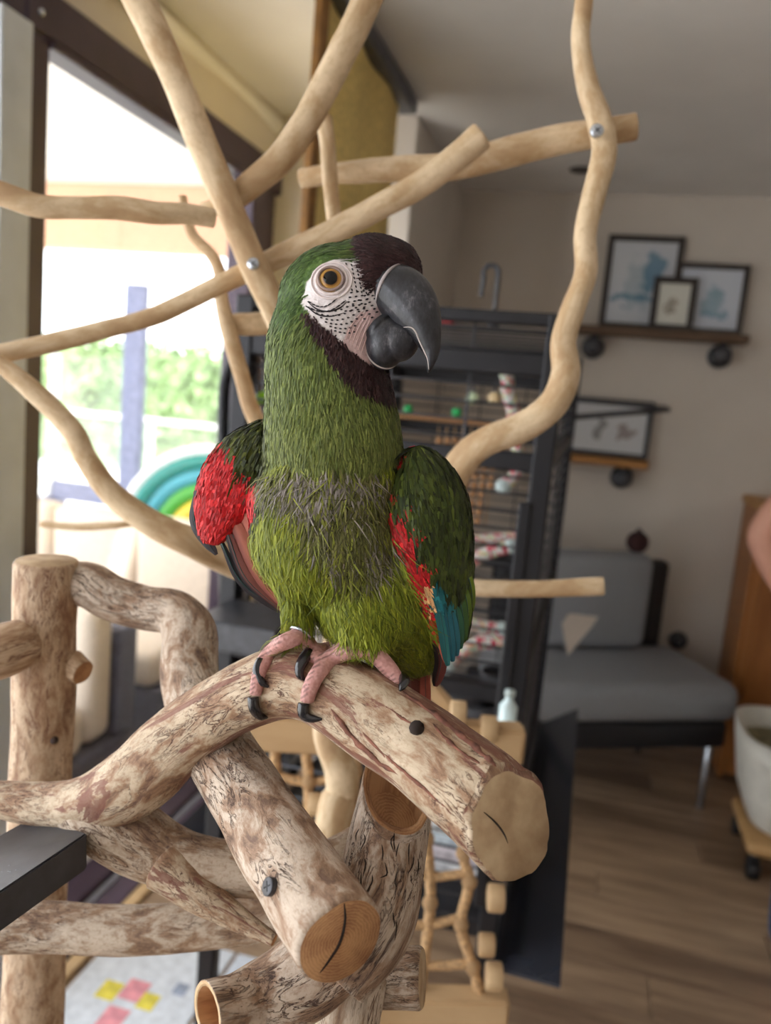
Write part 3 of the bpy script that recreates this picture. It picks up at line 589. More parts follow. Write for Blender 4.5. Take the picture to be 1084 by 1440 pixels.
# ================================================================= slim climbing tree behind the bird
def screw(px_, py_, d, r, parent, mat=STEEL, dirn=None):
    p_ = P(px_, py_, d); dv = -F if dirn is None else np.asarray(dirn)/np.linalg.norm(dirn); rr = r*d/FPX
    s = tube('screw', [p_+dv*-.002, p_+dv*.0015], rr, mat, parent, n=14)
    e1 = np.cross(dv, U0); e1 /= np.linalg.norm(e1); e2 = np.cross(dv, e1)
    for e in (e1+e2, e1-e2):
        e = e/np.linalg.norm(e); tube('slot', [p_+dv*.00165-e*rr*.55, p_+dv*.00165+e*rr*.55], rr*.13, plain('screw_slot_shade', (20, 20, 22)), s, n=6)  # raised bars coloured dark for the shade in the cross recess
    return s
tb = P(470, 1180, .86); ct = thing('climbing_tree', 'tall bird climbing tree of slim peeled driftwood branches screwed together', 'climbing tree', (tb[0]-.02, tb[1], 0))
lowt = np.array([tb[0]-.02, tb[1], .0])
tq = [np.array([*P(485, 560, .84)]), P(490, 700, .85), P(478, 860, .86), P(466, 980, .86), P(462, 1030, .86), P(478, 1080, .86), P(480, 1120, .86), P(466, 1180, .86), lowt*.4+tb*.6, lowt]
tube('trunk', crom(tq, 60), np.interp(np.arange(60), [0, 20, 26, 40, 59], [.013, .015, .0165, .0185, .022]), DRIFT, ct, n=14, amp=.08, freq=10, cut=CUTP)
T = lambda pts, m=DRIFT, c=CUTP, **k: pxtube('branch', pts, m, ct, n=14, amp=.10, freq=14, cut=c, seed=random.random()*9, **k)
t1 = T([(183, -25, .70, 44), (212, 35, .70, 44), (246, 110, .71, 42), (285, 205, .72, 42), (322, 290, .73, 41), (352, 365, .74, 40), (385, 435, .75, 38), (440, 560, .80, 32), (480, 680, .85, 28)])
screw(356, 371, .722, 8.5, t1)
T([(530, -30, .72, 42), (500, 35, .72, 42), (468, 100, .725, 42), (434, 165, .73, 40), (395, 222, .735, 39), (350, 262, .74, 36), (318, 288, .745, 26), (285, 294, .75, 18)])
T([(-40, 262, .66, 34), (0, 272, .66, 34), (55, 290, .665, 33), (110, 292, .67, 30), (165, 292, .675, 33), (215, 299, .68, 31), (262, 301, .69, 29), (300, 307, .70, 27)], DRIFTB)
T([(256, 277, .80, 13), (262, 305, .80, 14), (272, 332, .80, 15), (297, 358, .80, 16), (309, 385, .80, 17), (312, 425, .80, 20), (325, 478, .81, 23), (342, 535, .82, 24), (360, 590, .83, 25), (420, 700, .86, 24), (470, 780, .86, 24)], DRIFTB)
t5 = T([(-30, 502, .74, 26), (25, 492, .74, 27), (90, 478, .745, 27), (150, 463, .75, 26), (215, 445, .755, 26), (270, 420, .76, 27), (325, 393, .76, 28), (395, 360, .76, 32), (450, 335, .755, 34), (520, 298, .75, 35), (590, 260, .745, 36), (640, 223, .74, 38), (676, 192, .735, 40)], DRIFTB)
T([(-60, 480, .72, 22), (0, 512, .72, 24), (48, 552, .722, 29), (100, 603, .725, 31), (122, 645, .73, 32), (160, 697, .735, 34), (215, 737, .74, 37), (270, 764, .75, 44), (325, 790, .78, 44), (420, 830, .84, 36), (470, 850, .86, 32)])
t7 = T([(424, 251, .84, 26), (480, 243, .83, 30), (560, 238, .82, 35), (625, 236, .81, 37), (700, 218, .80, 42), (780, 198, .79, 40), (840, 187, .785, 37), (893, 178, .78, 36)])
T([(455, 166, .80, 24), (460, 200, .80, 23), (464, 250, .80, 22), (470, 312, .80, 22)], DRIFTB)
t9 = T([(826, -40, .76, 25), (820, 10, .76, 25), (817, 60, .76, 27), (826, 120, .76, 30), (842, 170, .757, 33), (849, 215, .755, 35), (835, 275, .755, 34), (823, 330, .755, 32), (824, 385, .755, 32), (806, 435, .755, 34), (792, 480, .757, 36), (795, 525, .76, 40), (778, 568, .765, 42), (735, 600, .775, 42), (682, 622, .785, 43), (648, 652, .80, 44), (610, 715, .83, 42), (520, 830, .86, 38)])
screw(839, 184, .737, 9.5, t9)
T([(325, 457, .82, 30), (350, 456, .82, 32), (420, 456, .83, 30), (488, 480, .84, 24)], DRIFTB, CUT)
T([(480, 800, .88, 22), (560, 815, .87, 23), (660, 826, .85, 24), (760, 828, .84, 25), (848, 824, .83, 25)])
tag(pxtube('stick', [(58, 737, 1.05, 9), (110, 741, 1.05, 11), (160, 739, 1.05, 10), (215, 735, 1.04, 9), (262, 752, .9, 12), (285, 775, .78, 14)], DRIFTB, None, n=8, amp=.1, cut=CUT), 'thin brown twig running off the lowest left branch', 'twig')
for a in (0, 1):
    d_ = np.array([1, .2, 0]) if a else np.array([-.2, 1, 0]); beam('foot_bar', lowt+[0, 0, .02]-d_*.28, lowt+[0, 0, .02]+d_*.28, .038, .06, PB, ct)

# ================================================================= stout perch stand in front
stl = P(60, 1100, .63)
st = thing('perch_stand', 'stout parrot perch stand of thick weathered branches', 'perch stand', (stl[0], stl[1], 0))
def BR(name, pts, m=BK, c=CUT, n=40, amp=.07, freq=20, **k): return pxtube(name, pts, m, st, n=n, amp=amp, freq=freq, cut=c, k=k.pop('k', 9*(len(pts)-1)), **k)
# upright post
tp = P(66, 792, .64); zz = np.linspace(0, 1, 50)
D_ = tube('post', [tp*(1-u)+np.array([tp[0]-.012*min(1, u*3), tp[1], 0])*u for u in zz], np.interp(zz, [0, .25, .35, 1], [.0248, .0245, .028, .034]), BKD, st, n=40, amp=.05, freq=12, cut=CUTG)
BR('side_stub', [(-60, 930, .60, 74), (0, 915, .61, 78), (30, 905, .63, 70)], BKD)
BR('side_stub', [(100, 935, .655, 44), (116, 945, .65, 36)], BKD)
ball('knot_hole', hit(surf_tree(D_), 76, 1041)[0], .0034, plain('knot_dark', (62, 44, 36)), st)
# main perch
A_ = BR('perch_branch', [(-70, 1112, .56, 46), (0, 1124, .55, 52), (70, 1133, .54, 64), (130, 1128, .527, 82), (190, 1098, .51, 100), (240, 1050, .495, 98), (300, 1004, .48, 94), (365, 968, .465, 98), (425, 958, .452, 106), (480, 980, .44, 114), (540, 1018, .426, 120), (610, 1068, .408, 128), (665, 1112, .394, 138), (714, 1156, .380, 146)], BKR, CUTG, n=56, amp=.06, nrm1=P(712, 1155, .38)-P(560, 1085, .462))
for v_ in A_.data.vertices:
    pw = np.array(v_.co)+WL[A_.name]
    if (pw-P(700, 1146, .384))@(P(712, 1155, .38)-P(560, 1085, .462)) > 0: v_.co += Vector((pw-P(712, 1156, .38))*(.09*noise.fractal(Vector(pw*85), 1, 2, 3)))
B_ = BR('fork_branch', [(90, 1128, .535, 62), (140, 1148, .528, 92), (185, 1178, .525, 100), (240, 1206, .522, 86), (310, 1219, .52, 76), (380, 1224, .52, 72), (450, 1222, .525, 70), (510, 1190, .55, 62), (545, 1160, .56, 56)], BK)
BR('broken_spur', [(235, 1215, .515, 76), (285, 1258, .505, 54), (335, 1293, .498, 34), (385, 1322, .49, 18)], BKR)
C_ = BR('cross_branch', [(92, 822, .655, 62), (125, 822, .65, 64), (160, 842, .645, 64), (205, 856, .64, 62), (245, 862, .632, 66), (266, 890, .62, 76), (266, 945, .59, 82), (280, 1000, .555, 86), (315, 1065, .50, 98), (360, 1140, .455, 108), (410, 1220, .405, 120), (477, 1320, .362, 134)], BKC, CUT, n=56, amp=.05)
E_b = BR('upright_branch', [(558, 1112, .452, 102), (552, 1150, .445, 108), (540, 1220, .43, 116), (520, 1300, .41, 118), (470, 1368, .40, 112)], BKC, CUT, n=48, amp=.06, hollow=CUT, nrm0=np.array(U*.86-F*.40+R*.3))
F_b = BR('hollow_branch', [(470, 1340, .425, 110), (420, 1378, .42, 112), (365, 1400, .415, 92), (328, 1416, .405, 84), (292, 1424, .392, 82)], BKC, CUT, n=40, amp=.05, hollow=CUTP, nrm1=-R*.75-F*.6)
BR('cut_log', [(440, 1360, .47, 76), (520, 1372, .47, 80), (590, 1376, .465, 82)], BKC, CUTG, n=28, amp=.05)
BR('lower_stub', [(505, 1370, .46, 84), (492, 1420, .45, 92), (484, 1500, .45, 96)], BK, CUT, n=28)
BR('low_branch', [(-80, 1315, .58, 72), (0, 1305, .58, 70), (90, 1305, .58, 68), (190, 1308, .575, 66), (290, 1300, .57, 66), (385, 1290, .565, 62), (450, 1290, .56, 56), (520, 1330, .5, 60)], BK, CUT, amp=.06)
# cracks and screws
def surf_line(name, tree, pts, w_, mat, parent, lift=.0, n=6, taper=True, k=None, amp=0):
    q = crom([(x, y, 0) for x, y in pts], k or 5*(len(pts)-1)); ctr = []; 
    for x, y, _ in q:
        h = hit(tree, x, y)
        if h: ctr.append(h[0]+h[1]*lift)
    if len(ctr) < 3: return None
    ctr = np.array(ctr); d = (ctr-C)@F; r = w_/2*d/FPX*(np.sin(np.linspace(.12, math.pi-.12, len(ctr)))**.6 if taper else 1)
    return tube(name, ctr, r, mat, parent, n=n, attr=False, amp=amp, freq=150, seed=random.random()*5)
CRK = plain('crack_shade_knot', (40, 28, 22), .9)  # dark tubes paint the shade inside cracks; also colours the knot hole
tA, tC, tE = surf_tree(A_), surf_tree(C_), surf_tree(E_b)
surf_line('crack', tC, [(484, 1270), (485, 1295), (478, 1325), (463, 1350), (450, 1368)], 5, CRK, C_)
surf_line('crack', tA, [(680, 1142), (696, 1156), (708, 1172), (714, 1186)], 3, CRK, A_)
for q_ in ([(462, 990), (490, 1030), (530, 1070), (560, 1090)], [(470, 1000), (500, 1040), (528, 1062)], [(560, 968), (620, 1012), (680, 1062), (700, 1080)], [(600, 1010), (640, 1050), (690, 1085)], [(530, 985), (570, 1012), (600, 1030)], [(500, 1020), (540, 1062), (600, 1112), (640, 1150)]):
    surf_line('bark_fissure', tA, q_, random.uniform(5, 11), plain('fissure_red', (112, 72, 58), .85, var=.35, scale=150), A_, lift=-.0006, amp=.9, k=26)
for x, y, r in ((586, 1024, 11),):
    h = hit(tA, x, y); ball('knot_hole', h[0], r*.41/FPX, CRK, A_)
h = hit(tC, 380, 1247)
if h: screw(380, 1247, (h[0]-C)@F-.001, 13, C_, DARKSCREW, h[1])
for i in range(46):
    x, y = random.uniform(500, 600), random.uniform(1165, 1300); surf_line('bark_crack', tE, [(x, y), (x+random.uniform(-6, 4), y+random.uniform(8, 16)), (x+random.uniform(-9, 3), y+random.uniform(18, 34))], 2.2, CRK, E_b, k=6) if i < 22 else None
# black steel arm
q = [P(51, 1146, .55), P(123, 1171, .50), P(-40, 1281, .43), P(-130, 1245, .475)]; dn = P(123, 1222, .50)-P(123, 1171, .50)
v = q+[p_+dn for p_ in q]
sa = mesh('steel_arm', v, [(3, 2, 1, 0), (4, 5, 6, 7), (0, 1, 5, 4), (1, 2, 6, 5), (2, 3, 7, 6), (3, 0, 4, 7)], BLACKM, st, smooth=False)
bm = bmesh.new(); bm.from_mesh(sa.data); bmesh.ops.recalc_face_normals(bm, faces=bm.faces[:]); bmesh.ops.bevel(bm, geom=bm.edges[:], offset=.0012, segments=2, affect='EDGES'); bm.to_mesh(sa.data); bm.free()
ts = surf_tree(sa)
for i in range(9):
    h = hit(ts, random.uniform(3, 26), random.uniform(1205, 1228))
    if h: ball('water_drop', h[0], random.uniform(.0006, .0011), plain('water_drop_mat', (120, 124, 132), .05, coat=1), sa, 1)
# ================================================================= the macaw
D0 = .45; S = D0/FPX
def Bp(x, y, w_): return P(x, y, D0-w_*S)
parts_v = []; parts_f = []; nv = 0
def addm(v, f):
    global nv
    parts_v.append(np.asarray(v)); parts_f.extend([[i+nv for i in q] for q in f]); nv += len(v)
def ell(x, y, w_, rx, ry, rw, rot=0):
    bm = bmesh.new(); bmesh.ops.create_uvsphere(bm, u_segments=24, v_segments=14, radius=1)
    c, s = math.cos(math.radians(rot)), math.sin(math.radians(rot)); ctr = Bp(x, y, w_); k = (D0-w_*S)/FPX; vs = []
    for v in bm.verts:
        a, b, d = v.co.x*rx, v.co.y*ry, v.co.z*rw; a, b = a*c-b*s, a*s+b*c
        vs.append(ctr+k*(a*R-b*U-d*F))
    f = [[q.index for q in p_.verts] for p_ in bm.faces]; bm.free(); addm(vs, f)
def swp(pts, side=None, n=20):
    """pts: (px, py, w, half width, half thickness)"""
    k = 6*(len(pts)-1)+1; q = crom([(p_+(p_[3],))[:5] if len(p_) == 4 else p_ for p_ in pts], k)
    ctr = np.array([Bp(*r[:3]) for r in q]); kk = (D0-q[:, 2]*S)/FPX
    T_ = np.gradient(ctr, axis=0); T_ /= np.linalg.norm(T_, axis=1)[:, None]; v = []; f = []
    sd = np.array(R) if side is None else side[0]*R-side[1]*U-side[2]*F
    for i in range(k):
        a = sd-T_[i]*(sd@T_[i]); a /= np.linalg.norm(a); b = np.cross(T_[i], a)
        for j in range(n):
            t = j*2*math.pi/n; v.append(ctr[i]+kk[i]*(q[i, 3]*math.cos(t)*a+q[i, 4]*math.sin(t)*b))
    for i in range(k-1):
        for j in range(n): a, b = i*n+j, i*n+(j+1) % n; f.append((a, b, b+n, a+n))
    f.append(list(range(n))[::-1]); f.append([(k-1)*n+j for j in range(n)]); addm(v, f)
# torso, neck and head
ell(458, 755, 0, 104, 98, 92); ell(516, 838, -8, 88, 76, 78, 30); ell(440, 715, 6, 90, 80, 84)
swp([(466, 700, 0, 90, 84), (468, 640, 6, 96, 92), (466, 590, 6, 92, 84), (460, 530, 8, 85, 80), (460, 480, 8, 82, 78), (472, 446, 8, 78, 76)])
ell(480, 425, 8, 88, 80, 76); ell(525, 399, 18, 68, 66, 62); ell(550, 385, 28, 42, 46, 44); ell(505, 460, 22, 48, 50, 52)
# wings
WS = (1, 0, -.55)
swp([(578, 632, 22, 14, 16), (594, 665, 24, 43, 30), (603, 705, 26, 61, 34), (608, 760, 24, 64, 32), (616, 810, 16, 56, 28), (628, 860, 4, 40, 22), (635, 905, -8, 23, 14)], WS)
swp([(392, 610, -12, 24, 22), (358, 636, -14, 42, 28), (328, 676, -14, 48, 26), (309, 715, -14, 40, 22), (300, 745, -14, 26, 16), (297, 764, -14, 12, 10)], (1, .35, .25))
# thighs, tail root
swp([(428, 800, 12, 32, 34), (416, 845, 22, 22, 24), (424, 882, 34, 14, 14)]); swp([(500, 830, 30, 60, 45), (515, 880, 34, 45, 36), (530, 912, 30, 22, 20)])
swp([(555, 860, -14, 66, 48), (578, 905, -42, 44, 32), (590, 940, -62, 24, 18)])
# feet: toes follow the perch
def toe(pts, lift=7):
    out = []
    for x, y, w_, r in pts:
        h = hit(tA, x, y)
        if w_ is None and h is not None:
            d = (h[0]+h[1]*(r*.82*S)-C)@F; w_ = (D0-d)/S
        elif w_ is None: w_ = 52
        out.append((x, y, w_, r, r*.92))
    return out
toes = [toe([(424, 880, 34, 13), (421, 893, 42, 13), (405, 901, None, 13), (385, 911, None, 12), (371, 930, None, 11), (363, 952, None, 10.5), (359, 978, None, 9.5)]),
        toe([(421, 893, 44, 12), (398, 902, 58, 11), (382, 916, None, 11), (373, 935, None, 9.5)]),
        toe([(424, 893, 40, 12), (434, 905, 20, 11), (440, 930, -10, 10)]),
        toe([(530, 908, 30, 16), (520, 913, None, 15), (492, 914, None, 15), (466, 926, None, 14), (447, 947, None, 12.5), (436, 968, None, 12), (431, 988, None, 10.5)]),
        toe([(490, 912, None, 13), (466, 912, None, 12), (448, 917, None, 11), (437, 929, None, 9.5)]),
        toe([(520, 913, None, 14), (536, 928, None, 13), (551, 945, None, 12), (563, 962, None, 9)])]
for t in toes: swp(t, n=14)
me0 = bpy.data.meshes.new('macaw_raw'); me0.from_pydata(np.vstack(parts_v).tolist(), [], parts_f); o0 = bpy.data.objects.new('macaw_raw', me0); sc.collection.objects.link(o0)
md = o0.modifiers.new('r', 'REMESH'); md.mode = 'VOXEL'; md.voxel_size = .0014; md.use_smooth_shade = True
m2 = o0.modifiers.new('s', 'SMOOTH'); m2.factor = .5; m2.iterations = 5
me = bpy.data.meshes.new_from_object(o0.evaluated_get(bpy.context.evaluated_depsgraph_get())); bpy.data.objects.remove(o0)
bv = np.empty(len(me.vertices)*3); me.vertices.foreach_get('co', bv); bv = bv.reshape(-1, 3)
bn = np.empty(len(bv)*3); me.vertex_normals.foreach_get('vector', bn); bn = bn.reshape(-1, 3)
me.calc_loop_triangles(); tri = np.empty(len(me.loop_triangles)*3, int); me.loop_triangles.foreach_get('vertices', tri); tri = tri.reshape(-1, 3)
tree = BVHTree.FromPolygons(bv.tolist(), tri.tolist())
org = Bp(470, 940, 0)

def inpoly(x, y, poly):
    x = np.asarray(x); y = np.asarray(y); r = np.zeros(x.shape, bool); j = len(poly)-1
    for i in range(len(poly)):
        xi, yi = poly[i]; xj, yj = poly[j]; c = ((yi > y) != (yj > y)) & (x < (xj-xi)*(y-yi)/((yj-yi)+1e-9)+xi); r ^= c; j = i
    return r
FACE = [(424, 426), (433, 396), (446, 375), (472, 363), (509, 364), (516, 385), (521, 403), (552, 402), (552, 440), (545, 470), (540, 520), (519, 513), (502, 500), (484, 487), (470, 471), (449, 456), (429, 436)]
BROW = [(505, 325), (600, 325), (605, 385), (575, 420), (540, 410), (538, 404), (521, 404), (515, 382), (508, 364), (503, 350)]
CHIN = [(426, 436), (449, 455), (470, 470), (484, 486), (502, 499), (519, 512), (575, 512), (570, 545), (550, 566), (522, 556), (498, 545), (478, 524), (458, 490), (440, 462)]
REDL = [(308, 615), (325, 626), (345, 664), (370, 676), (364, 700), (356, 726), (341, 751), (320, 762), (298, 790), (262, 770), (258, 690), (285, 650)]
REDR = [(545, 714), (556, 718), (594, 746), (580, 754), (586, 772), (594, 786), (609, 790), (600, 809), (602, 830), (610, 856), (620, 880), (624, 935), (608, 890), (590, 848), (570, 815), (545, 770)]
SPOT = [[(555, 636), (574, 640), (568, 652), (556, 652)], [(548, 684), (558, 678), (558, 692), (548, 696)], [(566, 704), (576, 704), (575, 713), (566, 712)]]
TEAL = [(599, 812), (612, 796), (624, 812), (638, 846), (650, 884), (646, 915), (632, 945), (620, 890), (606, 850)]
CHEST = [(360, 668), (400, 655), (430, 648), (490, 646), (548, 660), (556, 700), (556, 780), (520, 815), (478, 806), (440, 762), (424, 708), (380, 696)]
NECKEND = 655
RNG = np.random.default_rng(3)
toeC = np.vstack([np.array([Bp(*r[:3]) for r in crom(t, 24)]) for t in toes]); toeR = np.concatenate([crom(t, 24)[:, 3]*S for t in toes])
def region(p_, jit=0):
    """name index of the plumage zone at world points"""
    x, y, z = proj(p_); dw = (D0-z)/S
    reg = np.full(len(p_), 'neck', dtype='<U6'); x_, y_ = x, y
    if jit: x = x+RNG.normal(size=len(x))*jit; y = y+RNG.normal(size=len(y))*jit
    nj = 14*RNG.normal(size=len(p_))*(jit > 0); reg[(y+nj < 470) & (x+.9*(y+nj-400) < 470)] = 'crown'
    low = y > NECKEND+8*np.sin(x*.09); reg[low] = 'belly'
    reg[low & inpoly(x, y, CHEST) & (dw > 0)] = 'chest'
    wr_ = (x > np.interp(y, [628, 650, 690, 738, 780, 846, 880, 930], [562, 553, 545, 546, 562, 586, 606, 620])) & (y > 628) & (y < 950)
    reg[wr_ & (y < 905+.2*(x-600)*0)] = 'wing'
    reg[(y > 855) & (x < 612) & (x > 480) & ~inpoly(x, y, REDR)] = 'belly'
    wl__ = (x < 378-np.clip(y-700, 0, 100)*.55) & (y > 585) & (y < 800); reg[wl__] = 'wingl'
    reg[wl__ & inpoly(x, y, REDL)] = 'red'; reg[wl__ & (x < 277+np.clip(y-735, 0, 50)*.55) & (y > 690)] = 'black'
    reg[(reg == 'wing') & inpoly(x, y, REDR)] = 'red'
    for s_ in SPOT: reg[(reg == 'wing') & inpoly(x, y, s_)] = 'red'
    reg[(reg == 'red') & inpoly(x, y, [(590, 812), (602, 816), (608, 850), (602, 856), (592, 835)])] = 'pale'
    reg[(reg == 'wing') & inpoly(x, y, TEAL)] = 'teal'
    front = dw > -5
    # the face: right side as seen, mirrored on the far side of the head
    for side_ in (0, 1):
        if side_:
            hp_ = Bp(480, 422, 8); nn_ = (-.55*R+.84*(-F)); nn_ = nn_/np.linalg.norm(nn_); pm_ = p_-2*((p_-hp_)@nn_)[:, None]*nn_; xx, yy, zz = proj(pm_); ok = ((p_-hp_)@nn_ < -.004) & (y < 560)
        else: xx, yy, ok = x, y, front
        reg[ok & inpoly(xx, yy, CHIN)] = 'maroon'; reg[ok & inpoly(xx, yy, FACE)] = 'face'
    reg[inpoly(x, y, BROW)] = 'maroon'
    m = y > 870
    if m.any():
        d = np.linalg.norm(p_[m][:, None]-toeC[None], axis=2)-toeR[None]*1.18
        idx = np.where(m)[0][(d.min(1) < 0)]; reg[idx] = 'foot'
    return reg, x_, y_, dw
PAL = dict(neck=((78, 92, 34), (140, 146, 74)), crown=((52, 78, 30), (94, 120, 54)), belly=((92, 106, 16), (158, 162, 44)), chest=((76, 78, 36), (126, 122, 72)), wing=((36, 50, 12), (84, 96, 26)), wingl=((40, 50, 14), (86, 90, 26)),
           red=((168, 12, 22), (224, 44, 46)), black=((26, 22, 26), (52, 46, 50)), pale=((226, 160, 110), (240, 200, 140)), teal=((20, 92, 104), (52, 140, 146)), maroon=((40, 20, 24), (74, 44, 44)), face=((232, 222, 222), (240, 232, 232)), foot=((192, 138, 132), (216, 168, 160)))
PALL = {k: lin(v) for k, v in PAL.items()}
def colors(reg, x, y, t):
    out = np.zeros((len(reg), 3))
    for k, (a, b) in PALL.items():
        m = reg == k; out[m] = a+(b-a)*t[m][:, None]
    b_ = (reg == 'neck'); g_ = np.clip((y-440)/200, 0, 1)  # upper neck is a cooler green
    out[b_] *= (1-.28*(1-g_[b_])[:, None]*np.array([1, .55, .6]))
    return out
def vcol(m, col):
    a = m.color_attributes.new('plume', 'FLOAT_COLOR', 'POINT'); a.data.foreach_set('color', np.c_[col, np.ones(len(col))].astype(np.float32).ravel())
def plumat(name, rough=.55, sheen=.3, bump=0):
    g = N(name); at = g.n('ShaderNodeAttribute', attribute_name='plume'); g.l(at.outputs['Color'], g.b.inputs['Base Color']); g.b.inputs['Roughness'].default_value = rough
    g.b.inputs['Sheen Weight'].default_value = sheen*.3; g.b.inputs['Specular IOR Level'].default_value = .3
    if bump:
        tc = g.n('ShaderNodeTexCoord'); vz = g.n('ShaderNodeTexVoronoi'); vz.inputs['Scale'].default_value = 520; g.l(tc.outputs['Object'], vz.inputs[0]); g.bump(vz.outputs[0], bump, .0006)
    return g.m
SKINM = plumat('macaw_skin', .5, 0, .5); PLUM = plumat('plumage', .55)
reg, x, y, dw = region(bv); t0 = np.clip(.35+.25*RNG.normal(size=len(bv)), 0, 1)
bc_ = colors(reg, x, y, t0)
# bare lore skin is pinker, the feet carry dark scale bands on the toe backs
lor = inpoly(x, y, [(505, 440), (535, 430), (532, 520), (500, 500), (480, 486), (490, 460)]) & (reg == 'face'); bc_[lor] = bc_[lor]*np.array([.86, .68, .68])
fm = reg == 'foot'; band = (np.sin((x*.5+y)*.95) > .35) & (bn@(-R*.8-F*.2+U*.2) > .35); bc_[fm & band] *= .45
me.vertices.foreach_set('co', (bv-org).ravel()); me.update(); vcol(me, bc_); me.materials.append(SKINM); me.name = 'macaw'
bird = bpy.data.objects.new('macaw', me); link(bird, None, org)
tag(bird, 'green macaw with red wing patches and a grey hooked beak on the thick perch', 'parrot')

# ---- plumage: overlapping barbs laid along the body
tv = bv[tri]; ar = np.linalg.norm(np.cross(tv[:, 1]-tv[:, 0], tv[:, 2]-tv[:, 0]), axis=1)/2
def flow(reg, x, y):
    fx = np.zeros(len(x)); fy = np.ones(len(x))
    hd = y < 520; a = np.clip((520-y)/120, 0, 1)*hd
    rx, ry = x-575, y-395; l_ = np.hypot(rx, ry)+1e-6; rx, ry = rx/l_, ry/l_
    fx = a*(rx*1.0-.05)+(1-a)*(x-465)*.0016; fy = a*(ry*1.0+.55)+(1-a)*1
    m = reg == 'maroon'; br_ = m & (y < 420); fx[br_] = -.55; fy[br_] = -.15+.008*(y[br_]-360); cn = m & (y >= 420); fx[cn] = -.15; fy[cn] = 1
    m = reg == 'wing'; fx[m] = .18+.0012*(y[m]-740)*-1; fy[m] = 1
    m = (reg == 'red') & (x < 400) | (reg == 'wingl'); fx[m] = -.35; fy[m] = 1
    m = (reg == 'red') & (x > 500) | (reg == 'pale') | (reg == 'teal'); fx[m] = .38; fy[m] = 1
    m = reg == 'belly'; fx[m] = (x[m]-440)*.0035-.05; fy[m] = 1
    m = reg == 'chest'; fx[m] = (x[m]-480)*.004; fy[m] = 1
    return fx, fy
